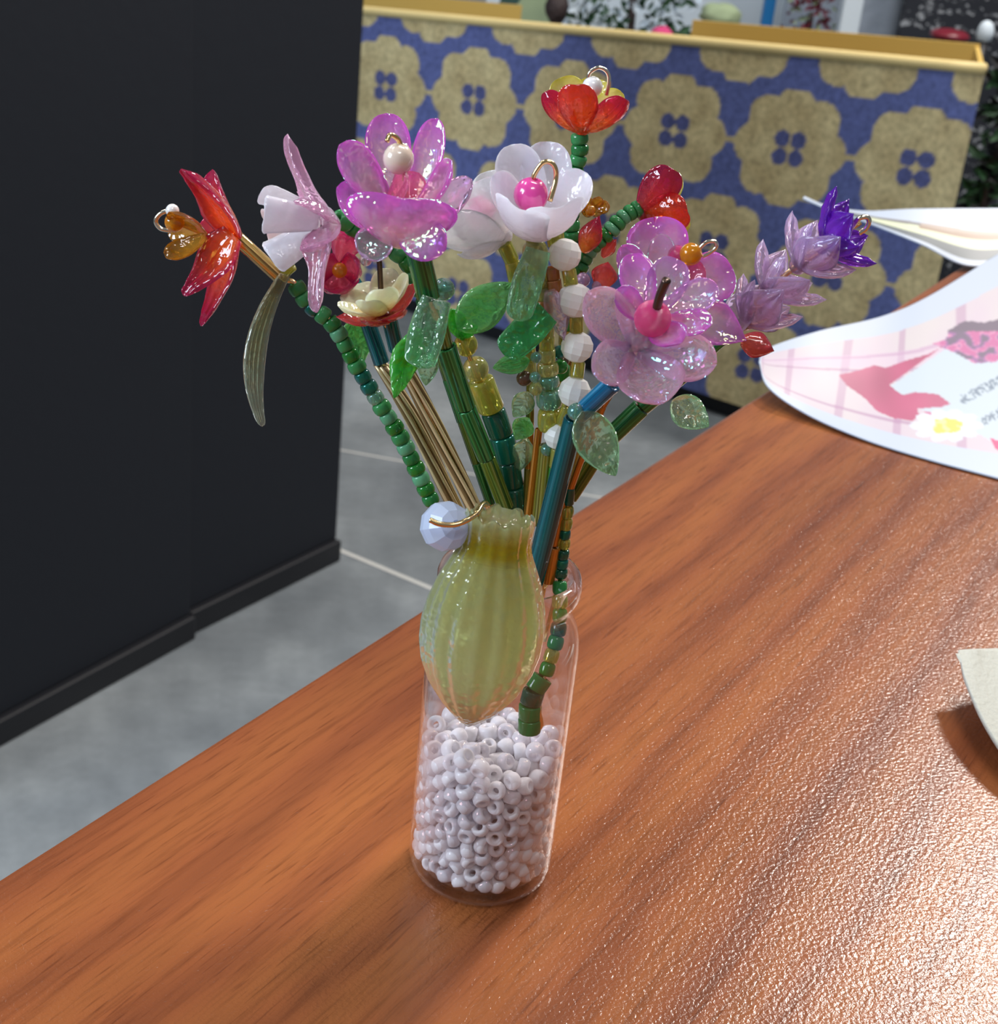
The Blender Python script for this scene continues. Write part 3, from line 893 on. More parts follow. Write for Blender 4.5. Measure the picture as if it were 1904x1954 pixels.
def print2(x, y, s, t):
    if t < 0.34 + 0.1 * s or t > 0.9 or s < 0.16: return c3(190, 200, 216)
    if 0.34 < s < 0.9 and 0.5 - 0.1 * (s - 0.34) < t < 0.72: return c3(216, 222, 186) if t > 0.56 or s < 0.5 else c3(150, 120, 96)
    if t < 0.52: return c3(170, 150, 136) if s > 0.5 else c3(120, 116, 116)
    return c3(84, 94, 100)


far = lambda q: P(q[0], q[1], q[2])
sheet('photo_card', [(1534, 374, 455), (1580, 392, 450), (1650, 402, 445), (1750, 398, 452), (1904, 397, 470), (2060, 396, 482), (2200, 400, 490)],
      [(1532, 378, 452), (1580, 398, 440), (1660, 426, 424), (1760, 466, 410), (1850, 507, 407), (1960, 492, 430), (2080, 480, 446)],
      M['print'], print2, 160, 80, 0.5, 'curled white-edged photo card overhanging the table edge behind the printed card', 'card', far)

bg = sheet('beige_card', [(1829, 1240, 9), (1860, 1238, 9), (1904, 1237, 8), (2100, 1232, 6)], [(1832, 1246, 9), (1846, 1304, 8), (1904, 1419, 5.5), (2040, 1600, 1.2)],
           M['felt'], lambda x, y, s, t: (0.7, 0.7, 0.65), 30, 30, 0.8, 'speckled cream card with one curved corner, raised above the table', 'card', tilt)

# ================================================================== the bottle and its filling
BR = 11.0
prof = [(0.01, 1.6), (7.5, 1.5), (9.3, 2.0), (10.2, 3.4), (10.35, 20), (10.35, 41.0), (10.0, 43.0), (9.0, 44.8), (8.3, 46.0), (8.0, 47.2), (8.15, 48.6), (8.5, 50.5), (8.7, 51.6),
        (9.1, 52.2), (9.9, 52.0), (10.25, 51.0), (10.25, 49.4), (9.8, 48.4), (9.1, 47.6), (8.9, 46.9), (9.3, 45.8), (10.2, 44.2), (10.8, 42.2), (11.0, 40.0), (11.0, 20), (11.0, 3.0), (10.75, 1.5), (10.0, 0.5), (8.6, 0.05), (6.5, 0.1), (5.0, 0.6), (0.01, 0.7)]
pv, pfc = lathe_vf(prof, 64, False)
bo = mesh('glass_bottle', pv, pfc, M['glass'], None, origin=(0, 0, 0))
tag(bo, 'small clear glass bottle with a rolled lip holding beaded flowers', 'bottle')

NB = 570; rb = 1.40
pos = np.column_stack([rng.uniform(-8, 8, NB), rng.uniform(-8, 8, NB), rng.uniform(3, 48, NB)])
RI = 10.3 - rb * 0.82
# the stem ends that stand in the filling keep the beads apart
for it in range(330):
    pos[:, 2] -= 0.16 if it < 280 else 0.02
    for _ in range(2):
        d = pos[:, None, :] - pos[None, :, :]; dist = np.sqrt((d ** 2).sum(-1)) + 1e-9; np.fill_diagonal(dist, 9e9)
        ov = np.clip(2 * rb * 0.97 - dist, 0, None)
        pos += (d / dist[..., None] * (ov * 0.42)[..., None]).sum(1)
        r = np.hypot(pos[:, 0], pos[:, 1]); k = np.where(r > RI, RI / r, 1.0); pos[:, :2] *= k[:, None]
        lo = 1.8 + rb * 0.75 + np.clip(r - 6.8, 0, None) * 0.45
        pos[:, 2] = np.maximum(pos[:, 2], lo)
vis = (pos - CAM) @ FWD + 0.0
rr = np.hypot(pos[:, 0], pos[:, 1])
front = -(pos[:, 1] * 0.95 + np.abs(pos[:, 0]) * 0.0) + 0.5 * (rr > 7.2) * 6 + 8 * (pos[:, 2] > np.percentile(pos[:, 2], 93))
order = np.argsort(-front)
bwm = bmesh_of('ring', 'bead_white', 'seed_bead'); bpm = bmesh_of('ring', 'bead_pearl', 'seed_bead')
stuff_v, stuff_f = [], []
(rv, rf), _ = SHAPES['ring']; rv = np.array(rv)
for n_, i in enumerate(order):
    q = Vector(rng.normal(size=3)).normalized().to_track_quat('Z', 'Y')
    R_ = rb * float(rng.uniform(0.92, 1.08)); hh = R_ * float(rng.uniform(0.66, 0.86))
    if n_ < 300:
        pearly = rng.random() < 0.5
        o = bpy.data.objects.new('seed_bead', bpm if pearly else bwm); link(o)
        o.location = Vector(pos[i]) * MM; o.rotation_euler = q.to_euler(); o.scale = (R_ * MM, R_ * MM, hh * MM)
        zz = pos[i][2] / pos[:, 2].max()
        where = 'in the top layer of the bottle filling' if zz > 0.8 else 'near the foot of the bottle' if zz < 0.28 else 'midway down the bottle filling'
        kind_ = 'pearly clear' if pearly else 'opaque white'
        tag(o, 'tiny %s seed bead %s' % (kind_, where), 'bead', '%s seed beads %s' % (kind_, where))
    else:
        m3 = np.array(q.to_matrix()); b0 = len(stuff_v)
        stuff_v += list((rv * [R_, R_, hh]) @ m3.T + pos[i]); stuff_f += [tuple(a + b0 for a in f) for f in rf]
if stuff_v:
    tag(mesh('seed_bead_fill', stuff_v, stuff_f, M['bead_white'], None, origin=(0, 0, 2)), 'white seed beads packed in the heart of the bottle', 'bead', None, 'stuff')

# ================================================================== the beaded stems
GRP = 'beaded flower stems in the bottle'
LEFT = np.array([-1.0, -0.25, 0.1])


def stem(name, label, cat='beaded flower', at=(0, 0, 40)):
    return thing(name, label, cat, at, GRP)


# ---- red lily at the far left
t = stem('beaded_lily', 'red and orange lily with a yellow heart on a thin green beaded stem', at=(-3, 0, 33))
petal(t, (452, 448, -1), (346, 322, -4), 100, 'lily_red', face=(-0.75, -1, -0.5), prof='taper', bend=0.08, cup=0.45, ribs=3, rib=0.06, thick=1.0)
petal(t, (446, 434, 3), (402, 326, 7), 44, 'lily_red', face=(-0.6, -1, 0), prof='strap', bend=-0.04, cup=0.5, thick=1.0)
petal(t, (450, 452, -2), (350, 564, -5), 104, 'lily_red', face=(-0.75, -1, 0.4), prof='taper', bend=0.08, cup=0.45, ribs=3, rib=0.07, thick=1.0)
petal(t, (448, 462, 1), (383, 622, 3), 62, 'lily_red', face=(-0.6, -1, 0.3), prof='taper', bend=0.05, cup=0.4, ribs=2, rib=0.07, thick=1.1)
petal(t, (446, 450, 4), (372, 440, 8), 80, 'lily_red', face=(-0.3, -1, 0), prof='point', bend=0.1, cup=0.4, thick=0.8)
hub(t, 446, 452, 0, 17, 'lily_red', axis=(-1, -0.2, 0.1))
petal(t, (392, 452, -2), (316, 492, -5), 48, 'amber_petal', face=(-0.5, -1, 0.6), prof='round', bend=0.1, cup=0.5)
petal(t, (392, 446, -1), (322, 404, -4), 46, 'amber_petal', face=(-0.5, -1, -0.4), prof='round', bend=0.1, cup=0.5)
petal(t, (392, 448, 2), (320, 440, 6), 46, 'amber_petal', face=(-0.3, -1, 0), prof='round', bend=0.05, cup=0.4)
ball(t, 333, 424, -2, 19, 'amber', name='amber_bead')
ball(t, 329, 402, -2, 13, 'pearl_white', name='pearl', label='small white pearl')
wire(t, [(326, 400, -2), (306, 408, -2), (297, 422, -2), (306, 436, -2), (326, 440, -2)], 4.5, 'silver')
bead(t, 'bugle', P(450, 452, 0), P(532, 527, 0), 13 * 0.074, 'bugle_gold', label='gold bugle bead')
chain(t, [(540, 520, 0), (558, 505, 0)], 1, 'tube', 12, 'olive')
blade(t, 'leaf', (543, 522, -1), (500, 814, -3), 44, 'dagger', face=(0.55, -1, 0.3), prof='dagger', bend=0.0, cup=0.35, ribs=5, rib=0.10, thick=1.1, side=0.12, nu=24, nv=20, label='long smoky green dagger-shaped leaf')
path = [(561, 540, 0), (590, 585, 0), (622, 604, 0), (649, 641, 0), (677, 692, 0), (715, 756, 0), (766, 838, 0), (826, 962, 0)]
chain(t, path, 22, 'seed', 17, ['green2', 'green', 'teal', 'green', 'green2', 'mint', 'green', 'green3', 'green', 'teal', 'teal', 'seaglass', 'green', 'mint', 'green3', 'green', 'mint', 'green2', 'green3', 'mint', 'green3', 'green2'])
stem_wire(t, [(450, 452, 0), (532, 527, 0)] + path, tail=[(-6.4, -0.5, 52), (-5, 0, 42), (-3.5, 0, 34)])

# ---- pale pink lily with a frosted white cup
t = stem('beaded_lily', 'pale pink lily with long finger petals and a frosted white cup', at=(-2, 2, 33))
petal(t, (626, 410, -2), (549, 256, -5), 76, 'pink_pale', face=(-1, -0.6, -0.2), prof='finger', bend=-0.06, cup=0.5, ribs=2, thick=1.2)
petal(t, (620, 440, -4), (604, 597, -9), 74, 'pink_pale', face=(-0.8, -1, 0.3), prof='finger', bend=-0.03, cup=0.5, ribs=2, thick=1.2)
petal(t, (640, 420, -3), (560, 384, -8), 88, 'pink_pale', face=(-0.9, -1, -0.2), prof='point', bend=0.10, cup=0.3, ribs=3, rib=0.06, thick=0.7)
petal(t, (640, 432, -3), (572, 478, -8), 84, 'pink_pale', face=(-0.9, -1, 0.5), prof='point', bend=0.10, cup=0.3, ribs=3, rib=0.06, thick=0.7)
petal(t, (632, 424, 2), (566, 366, 8), 56, 'pink_pale', face=(-1, -0.4, 0), prof='point', bend=0.1, cup=0.4, thick=0.8)
petal(t, (606, 412, -1), (500, 362, -3), 62, 'frost', face=(-0.2, -1, -0.5), prof='square', bend=0.06, cup=0.35, thick=0.7)
petal(t, (606, 420, -3), (504, 410, -7), 74, 'frost', face=(0.1, -1, 0.2), prof='square', bend=0.05, cup=-0.3, thick=0.7)
petal(t, (606, 432, -2), (514, 490, -5), 74, 'frost', face=(-0.1, -1, 0.6), prof='square', bend=0.05, cup=-0.3, thick=0.7)
petal(t, (606, 420, 2), (508, 430, 7), 70, 'frost', face=(-0.2, -1, 0), prof='square', bend=0.0, cup=0.3, thick=0.7)
hub(t, 630, 424, -1, 20, 'pink_pale', axis=(-1, -0.1, 0))
ball(t, 636, 432, -1, 15, 'clear', axis=(1, 0, -0.3))
chain(t, [(643, 415, 0), (672, 430, 2), (700, 446, 5)], 3, 'seed', 20, ['green', 'green2', 'green'])
chain(t, [(704, 448, 5), (740, 472, 6), (776, 498, 6), (806, 560, 6), (830, 640, 6)], 9, 'seed', 18, ['green', 'green3'])
chain(t, [(830, 640, 6), (880, 790, 5), (938, 960, 4)], 4, 'bugle', 13, ['bugle_olive', 'bugle_green'])
stem_wire(t, [(630, 424, 0), (672, 430, 2), (740, 472, 6), (806, 560, 6), (830, 640, 6), (880, 790, 5), (938, 960, 4)], tail=[(-3, 4.5, 52), (-2, 4, 36)])

# ---- pinkish red cup flower tucked behind the pale lily
t = stem('beaded_blossom', 'pinkish red cup flower with an amber centre behind the pale pink lily', at=(-4, 3, 33))
petal(t, (648, 500, 7), (664, 448, 2), 78, 'pink_red', face=(-0.2, -1, -0.9), prof='round', bend=0.15, cup=-0.3, ribs=4, rib=0.07, thick=0.8)
petal(t, (652, 512, 7), (684, 510, 1), 60, 'pink_red', face=(-0.8, -1, 0), prof='round', bend=0.15, cup=0.5, ribs=2)
petal(t, (648, 520, 7), (640, 560, 1), 84, 'pink_red', face=(0, -0.8, 0.9), prof='round', bend=0.15, cup=0.5, ribs=2)
petal(t, (640, 510, 7), (610, 510, 2), 60, 'pink_red', face=(0.8, -1, 0), prof='round', bend=0.15, cup=0.5)
ball(t, 648, 516, 3, 15, 'amber', name='amber_bead')
hub(t, 650, 512, 7, 16, 'pink_red', axis=(0, 1, 0))
chain(t, [(660, 512, 8), (692, 560, 7)], 1, 'bugle', 12, 'bugle_teal')
bead(t, 'bugle', P(697, 602, 6), P(729, 694, 5), 15 * 0.0745, 'bugle_teal', label='teal bugle bead')
q0, q1 = (727, 696, 5), (868, 968, 3)
for k in range(11):
    a = 2 * math.pi * k / 11 + 0.3 * math.sin(5 * k)
    A0, A1 = P(*q0), P(*q1); mid = P(788, 800, 4)
    off = lambda r, ph: np.array([math.cos(a + ph), math.sin(a + ph), 0.0]) * r
    tube('straw_strand', [A0 + off(0.85, 0), mid + off(1.0, 0.8), A1 + off(0.95, 1.6), np.array([-4.6, 1.6, 53]) + off(0.7, 2.2)], 0.27, M['straw_dark' if k % 3 == 0 else 'straw'], t, 6, 6)
leaf(t, (668, 612, 6), (694, 690, 7), 60, 'leaf_green', face=(0.2, -1, 0.2))
stem_wire(t, [(650, 512, 7), (692, 580, 7), (729, 694, 5), (788, 800, 4), (868, 968, 3)], tail=[(-4.6, 1.6, 53), (-3, 1.5, 35)])

# ---- cream and red star blossom
t = stem('beaded_blossom', 'cream star blossom in a red outer cup with a dark wire centre', at=(-2, 1, 33))
for (x, y, d, w) in ((641, 604, -3, 56), (796, 538, -1, 60), (700, 612, -9, 62), (770, 590, -8, 60), (672, 566, 6, 56), (760, 540, 7, 60)):
    petal(t, (730, 604, -2), (x, y, d), w, 'red_deep' if d > 0 else 'coral', face=(-0.1, -0.3, 1), prof='point', bend=0.10, cup=0.25, thick=0.6)
for (x, y, d, w) in ((644, 583, -5, 44), (700, 575, -9, 62), (730, 552, -9, 66), (778, 524, -2, 48), (657, 560, 3, 56), (738, 512, 6, 58), (690, 540, 7, 56)):
    petal(t, (727, 592, -2), (x, y, d), w, 'cream', face=(-0.15, -0.3, 1), prof='round', bend=0.12, cup=0.4, thick=0.7)
hub(t, 730, 600, -2, 16, 'red_deep')
wire(t, [(728, 580, -2), (726, 540, -2), (723, 494, -2), (716, 486, -2)], 5.5, 'wire_dark', 'wire_pin')
ball(t, 698, 496, 2, 12, 'clear', name='clear_bead')
bead(t, 'bugle', P(742, 604, -1), P(757, 668, 0), 14 * 0.0735, 'bugle_teal', label='teal bugle bead')
for k in range(11):
    a = 2 * math.pi * k / 11 + 0.3 * math.sin(5 * k)
    A0, A1 = P(768, 690, 1), P(903, 966, 1); mid = P(828, 810, 1)
    off = lambda r, ph: np.array([math.cos(a + ph), math.sin(a + ph), 0.0]) * r
    tube('straw_strand', [A0 + off(0.8, 0), mid + off(1.05, 0.7), A1 + off(0.95, 1.5), np.array([-2.2, 0.4, 53]) + off(0.7, 2)], 0.27, M['straw_dark' if k % 3 == 0 else 'straw'], t, 6, 6)
stem_wire(t, [(730, 602, -2), (757, 668, 0), (828, 810, 1), (903, 966, 1)], tail=[(-2.2, 0.4, 53), (-1.5, 0.4, 35)])

# ---- orchid purple lily with a pearl
t = stem('beaded_lily', 'large orchid purple lily with a cream pearl on a dark green bugle stem', at=(0, 1, 33))
petal(t, (742, 392, -8), (647, 276, -10), 82, 'orchid', face=(0.7, -1, 0.5), prof='round', bend=0.10, cup=0.45, thick=0.9)
petal(t, (748, 380, -3), (737, 216, 0), 88, 'orchid', face=(0, -1, 0.1), prof='round', bend=0.08, cup=0.45, thick=0.9)
petal(t, (792, 392, -4), (835, 226, -2), 66, 'orchid', face=(-0.4, -1, 0.1), prof='round', bend=0.08, cup=0.5, thick=0.9)
petal(t, (788, 408, -9), (862, 306, -10), 58, 'orchid', face=(-0.8, -0.8, 0.6), prof='round', bend=0.12, cup=0.4, thick=0.9)
petal(t, (762, 470, -12), (766, 378, -16), 214, 'orchid', face=(0, 1, 0.5), prof='round', bend=0.12, cup=0.3, thick=0.9)
petal(t, (752, 446, -9), (642, 358, -11), 84, 'orchid', face=(0.6, -0.6, 0.9), prof='round', bend=0.14, cup=0.4, thick=0.9)
petal(t, (796, 446, -9), (900, 342, -9), 64, 'iris_clear', face=(-0.5, -1, 0.6), prof='round', bend=0.06, cup=0.3, thick=0.9)
petal(t, (762, 440, -12), (851, 476, -16), 84, 'orchid', face=(-0.2, -1, 0.5), prof='round', bend=-0.06, cup=0.2, thick=0.9)
petal(t, (744, 436, -11), (690, 490, -14), 74, 'iris_clear', face=(0.1, -1, 0.6), prof='round', bend=-0.06, cup=0.2, thick=0.9)
petal(t, (740, 392, -10), (775, 344, -13), 110, 'rose_heart', face=(0, -0.6, 0.8), prof='round', bend=0.12, cup=0.4, thick=0.6, label='rose pink heart of the flower')
petal(t, (776, 400, -6), (800, 330, -6), 70, 'rose_heart', face=(-0.4, -0.8, 0.5), prof='round', bend=0.12, cup=0.4, thick=0.6)
hub(t, 772, 452, -11, 28, 'orchid')
ball(t, 760, 303, -11, 30, 'pearl', name='pearl', label='large cream pearl', axis=(0.2, 0, 1))
wire(t, [(772, 345, -11), (772, 325, -11), (764, 276, -11), (755, 262, -11.5), (744, 258, -12), (738, 270, -12.5)], 5, 'gold')
bead(t, 'bugle', P(796, 474, -9), P(818, 566, -7), 22 * 0.069, 'bugle_green', label='thick dark green bugle bead')
ball(t, 846, 552, -5, 22, 'seaglass', name='leaf_loop', axis=(1, 0, 0.3))
leaf(t, (832, 572, -9), (798, 702, -13), 72, 'leaf_clear', face=(0.2, -1, 0.2), prof='strap', ribs=3, rib=0.10, vein=0.03, thick=1.4)
leaf(t, (800, 625, -8), (752, 760, -10), 56, 'leaf_bright', face=(0.4, -1, 0.2), vein=0.05, thick=1.0)
leaf(t, (790, 640, -7), (746, 722, -8), 44, 'leaf_bright', face=(0.4, -1, 0.2), vein=0.05, thick=1.0)
leaf(t, (820, 672, -4), (812, 736, -4), 40, 'leaf_pale', face=(0.1, -1, 0.2), thick=0.8)
bead(t, 'bugle', P(836, 605, -5), P(850, 660, -4), 14 * 0.0715, 'bugle_olive')
bead(t, 'bugle', P(851, 661, -4), P(889, 777, -2), 19 * 0.072, 'bugle_green')
bead(t, 'bugle', P(889, 779, -2), P(928, 872, 0), 18 * 0.0735, 'bugle_green')
bead(t, 'bugle', P(929, 875, 0), P(965, 968, 1), 16 * 0.0745, 'bugle_olive')
stem_wire(t, [(772, 452, -11), (796, 474, -9), (818, 566, -7), (850, 660, -4), (928, 872, 0), (965, 968, 1)], tail=[(0.6, 1.6, 52), (0.5, 1, 36)])

# ---- strand of olive and sea green barrel beads with leaves
t = stem('beaded_foliage', 'strand of olive then bottle green barrel beads with a round green leaf', 'beaded foliage', at=(1, 4, 33))
pts = [(890, 640, 2), (900, 690, 2), (922, 745, 3), (948, 805, 4), (964, 862, 4), (972, 905, 4), (984, 972, 4)]
P0 = [P(*q) for q in pts]
ball(t, 889, 658, 2, 23, 'olive', axis=(0.2, 0, 1))
ball(t, 908, 704, 2.5, 25, 'olive_clear', axis=(0.3, 0, 1))
chain(t, [(916, 724, 3), (938, 782, 3.5)], 1, 'tube', 27, 'olive')
chain(t, [(940, 784, 4), (960, 840, 4), (972, 895, 4), (984, 976, 4)], 4, 'tube', 25, ['bottlegreen', 'teal', 'bottlegreen', 'bottlegreen'])
leaf(t, (874, 628, 0), (976, 540, 1), 84, 'leaf_green', face=(0.2, -1, 0.3), vein=0.015, thick=1.3)
leaf(t, (862, 590, 1), (884, 650, 1), 40, 'leaf_bright', face=(0.2, -1, 0.2), vein=0.04, thick=0.9)
leaf(t, (876, 640, 1), (912, 622, 1), 26, 'leaf_bright', face=(0.2, -1, 0.3))
stem_wire(t, [(876, 636, 2)] + pts[1:], tail=[(1.6, 4.8, 52), (1.5, 4, 36)])

# ---- frosted white cup, seen from outside
t = stem('beaded_bellflower', 'frosted white bell flower seen from outside with a pink glow', at=(2, 5, 33))
b0 = P(956, 452, 4)
ax = nrm(P(878, 372, 9) - b0)
petal(t, (958, 458, 3), (842, 424, -3), 116, 'frost_thin', face=(-0.2, 1, 0.7), prof='round', bend=0.17, cup=0.35, thick=0.6)
petal(t, (956, 452, 3), (912, 346, -3), 108, 'frost_thin', face=(-0.2, 1, 0.1), prof='round', bend=0.15, cup=0.35, thick=0.6)
petal(t, (956, 450, 6), (932, 326, 11), 90, 'frost_thin', face=(-0.1, -1, 0.1), prof='round', bend=0.12, cup=0.35, thick=0.6)
petal(t, (950, 452, 6), (858, 366, 12), 100, 'frost_thin', face=(0.4, -1, 0.2), prof='round', bend=0.12, cup=0.35, thick=0.6)
petal(t, (958, 460, 4), (880, 484, 0), 90, 'frost_thin', face=(-0.2, 0.6, 1), prof='round', bend=0.16, cup=0.35, thick=0.6)
hub(t, 956, 452, 4, 24, 'frost', axis=ax)
ball(t, 918, 410, 4.5, 30, 'pearl_pink', name='pearl', label='pink pearl inside the frosted cup')
chain(t, [(959, 460, 4), (978, 500, 4), (986, 540, 4)], 2, 'tube', 15, 'olive')
chain(t, [(988, 545, 5), (1006, 640, 5), (1012, 720, 4)], 6, 'tube', 13, ['olive', 'olive_clear'])
chain(t, [(1012, 720, 4), (1010, 850, 4), (1004, 980, 3)], 3, 'bugle', 8, ['bugle_moss', 'bugle_amber'])
stem_wire(t, [(956, 452, 4), (980, 510, 4), (1006, 640, 5), (1012, 720, 4), (1010, 850, 4), (1004, 980, 3)], tail=[(2.2, 2.4, 52), (2, 2, 36)])

# ---- frosted white cup with the pink pearl
t = stem('beaded_bellflower', 'frosted white bell flower facing forward with a hot pink pearl', at=(3, 1, 33))
B0 = (1028, 440, -2)
for (x, y, d, w, fc) in ((976, 276, 4, 96, (0.3, -1, 0)), (1048, 270, 5, 100, (-0.1, -1, 0)), (1120, 330, 0, 92, (-0.7, -0.8, 0.1)), (938, 336, -4, 84, (0.8, -0.6, 0.3))):
    petal(t, (B0[0] + (x - 1028) * 0.12, 434 - (434 - y) * 0.02, -2 + d * 0.2), (x, y, d), w, 'frost', face=fc, prof='round', bend=0.13, cup=0.4, thick=0.7)
petal(t, (1022, 446, -4), (990, 398, -12), 120, 'frost', face=(0.4, 0.4, 1), prof='square', bend=0.18, cup=0.3, thick=0.7)
petal(t, (1034, 444, -4), (1064, 396, -11), 120, 'frost', face=(-0.4, 0.4, 1), prof='square', bend=0.18, cup=0.3, thick=0.7)
hub(t, 1026, 434, -3, 30, 'frost')
ball(t, 1013, 372, -5, 34, 'pearl_pink', name='pearl', label='hot pink pearl', axis=(0.15, -0.2, 1))
wire(t, [(1015, 350, -5), (1020, 332, -5), (1034, 312, -5), (1048, 309, -5), (1059, 320, -5), (1060, 345, -5), (1049, 384, -6)], 5, 'gold')
chain(t, [(1018, 448, -2), (1019, 468, -2)], 1, 'tube', 16, 'olive')
ball(t, 1021, 480, -2, 25, 'olive_clear')
leaf(t, (1026, 476, -5), (986, 612, -7), 62, 'leaf_clear', face=(0.3, -1, 0.2), prof='strap', ribs=2, rib=0.10, thick=1.5, vein=0.0, label='long clear green folded leaf')
leaf(t, (1044, 596, -4), (960, 676, -6), 66, 'leaf_emerald', face=(0.2, -1, 0.5), prof='strap', vein=0.03, thick=1.3)
leaf(t, (1010, 688, -2), (940, 702, -4), 40, 'leaf_green', face=(0.1, -1, 0.4), ribs=4, rib=0.08, thick=1.0)
chain(t, [(1022, 500, -1), (1036, 560, -1), (1042, 620, -1), (1044, 690, -1)], 8, 'tube', 16, ['olive', 'olive', 'olive_clear', 'copper', 'olive'])
chain(t, [(1044, 692, -1), (1047, 740, -1)], 2, 'seed', 21, ['olive_clear', 'seaglass'])
chain(t, [(1047, 742, -1), (1049, 778, -1)], 1, 'seed', 25, 'seaglass')
chain(t, [(1049, 780, -1), (1049, 822, -1)], 1, 'seed', 24, 'olive')
for (x, y, d, r, m_) in ((1023, 682, -4, 11, 'seaglass'), (1021, 720, -4, 11, 'seaglass'), (1000, 722, -2, 15, 'brown'), (1068, 672, 0, 13, 'teal'), (1070, 700, 1, 14, 'green3'), (1078, 690, 2, 8, 'red_bead'), (1022, 742, -3, 13, 'olive_clear'), (1066, 812, 1, 14, 'olive')):
    ball(t, x, y, d, r, m_ if m_ in M else 'brown', name='small_bead')
leaf(t, (1012, 750, 0), (980, 796, 0), 44, 'leaf_pale', thick=0.9)
leaf(t, (1008, 800, 1), (984, 838, 2), 44, 'leaf_green', thick=0.9)
leaf(t, (1004, 838, 2), (988, 900, 3), 42, 'leaf_pale', thick=0.9)
chain(t, [(1045, 850, 0), (1030, 1000, 0)], 1, 'bugle', 17, 'bugle_moss')
chain(t, [(1028, 818, 1), (1008, 990, 1)], 1, 'bugle', 7, 'bugle_amber')
ball(t, 1045, 858, -0.5, 14, 'seaglass', name='small_bead')
stem_wire(t, [(1026, 434, -3), (1020, 480, -1), (1042, 620, -1), (1047, 760, -1), (1045, 850, 0), (1030, 1000, 0)], tail=[(3.0, -0.2, 52), (2.6, 0, 36)])

# ---- red tulip at the very top
t = stem('beaded_tulip', 'red tulip with a yellow lining, highest flower, on green seed beads', at=(4, 3, 33))
TB = (1110, 250, 9)
for (x, y, d, w, fc, m_) in ((1069, 148, 13, 74, (0.3, -1, 0.2), 'yellow_rim'), (1140, 150, 14, 70, (-0.2, -1, 0.2), 'yellow_rim'), (1190, 180, 11, 60, (-0.7, -0.8, 0.3), 'yellow_rim')):
    petal(t, (TB[0] + (x - 1110) * 0.15, 232, 11), (x, y, d), w, m_, face=fc, prof='round', bend=0.1, cup=0.4, thick=0.5)
for (x, y, d, w, fc, m_) in ((1038, 176, 7, 58, (0.6, 1, 0.3), 'red_petal'), (1098, 162, 3, 78, (0.05, 1, 0.5), 'orange_red'), (1195, 190, 6, 72, (-0.7, 1, 0.4), 'red_petal')):
    petal(t, (TB[0] + (x - 1110) * 0.1, 250, 8), (x, y, d), w, m_, face=fc, prof='round', bend=0.12, cup=0.45, ribs=3, rib=0.05, thick=0.8)
hub(t, 1110, 244, 8.5, 18, 'orange_red')
ball(t, 1130, 166, 9, 20, 'pearl_white', name='pearl')
wire(t, [(1122, 150, 9), (1126, 138, 9), (1142, 129, 9), (1157, 136, 9), (1162, 152, 9), (1157, 182, 9)], 4, 'silver')
path = [(1105, 254, 9), (1107, 290, 9), (1099, 318, 9), (1090, 360, 9), (1090, 420, 8), (1092, 460, 8), (1098, 500, 8)]
chain(t, path, 12, 'seed', 17, ['green', 'green2', 'green', 'green2', 'teal', 'green'])
for a in range(5):
    aa = a * 1.256; petal(t, (1134, 398, 9), (1134 + 30 * math.cos(aa), 394 + 20 * math.sin(aa), 8), 26, 'amber_petal', face=(0.2, -1, 0.4), prof='round', bend=0.05, cup=0.4, thick=0.5)
ball(t, 1112, 393, 7, 10, 'amber', name='amber_bead'); ball(t, 1126, 402, 7, 11, 'amber', name='amber_bead')
petal(t, (1112, 480, 6), (1144, 412, 6), 46, 'red_petal', face=(-0.2, -1, 0.1), prof='point', bend=-0.1, cup=-0.5, ribs=2, rib=0.05, thick=1.2, label='red bud leaf')
chain(t, [(1098, 500, 8), (1080, 620, 6), (1072, 760, 5), (1066, 880, 4), (1054, 1000, 3)], 16, 'seed', 13, ['green3', 'olive', 'green2'])
stem_wire(t, path + [(1080, 620, 6), (1072, 760, 5), (1066, 880, 4), (1054, 1000, 3)], tail=[(4.6, 2.6, 52), (3.6, 2, 36)])

# ---- red tulip leaning right
t = stem('beaded_tulip', 'smaller red tulip leaning away on a slanted green seed bead stem', at=(5, 4, 33))
for (x, y, d, w, fc, m_) in ((1294, 330, 15, 60, (-0.2, -1, -0.6), 'yellow_rim'), (1312, 440, 15, 50, (-0.6, -1, 0.3), 'yellow_rim')):
    petal(t, (1236, 402, 12), (x, y, d), w, m_, face=fc, prof='round', bend=0.05, cup=0.4, thick=0.5)
petal(t, (1222, 404, 11), (1286, 324, 8), 74, 'red_deep', face=(0.4, 1, 0.8), prof='round', bend=0.12, cup=0.5, ribs=3, rib=0.05, thick=0.8)
petal(t, (1228, 410, 11), (1312, 404, 7), 80, 'orange_red', face=(0.2, 1, 0.2), prof='round', bend=0.12, cup=0.5, ribs=3, rib=0.05, thick=0.8)
petal(t, (1226, 412, 11), (1262, 442, 9), 60, 'red_deep', face=(0.2, 1, -0.3), prof='round', bend=0.1, cup=0.4, thick=0.8)
hub(t, 1228, 408, 11, 16, 'red_deep', axis=(1, 0, 0.2))
path = [(1222, 396, 11), (1190, 414, 10), (1160, 446, 9), (1128, 472, 9), (1104, 516, 8)]
chain(t, path, 11, 'seed', 17, ['green', 'green', 'mint', 'green', 'mint', 'green3', 'green', 'green', 'mint', 'green', 'green2'])
petal(t, (1146, 550, 5), (1160, 500, 5), 52, 'coral', face=(-0.1, -1, 0.1), prof='point', bend=0.05, cup=-0.5, thick=1.2, label='coral bud leaf')
petal(t, (1150, 490, 9), (1176, 456, 9), 26, 'coral', face=(-0.1, -1, 0.1), prof='point', bend=0.05, cup=-0.5, thick=1.0)
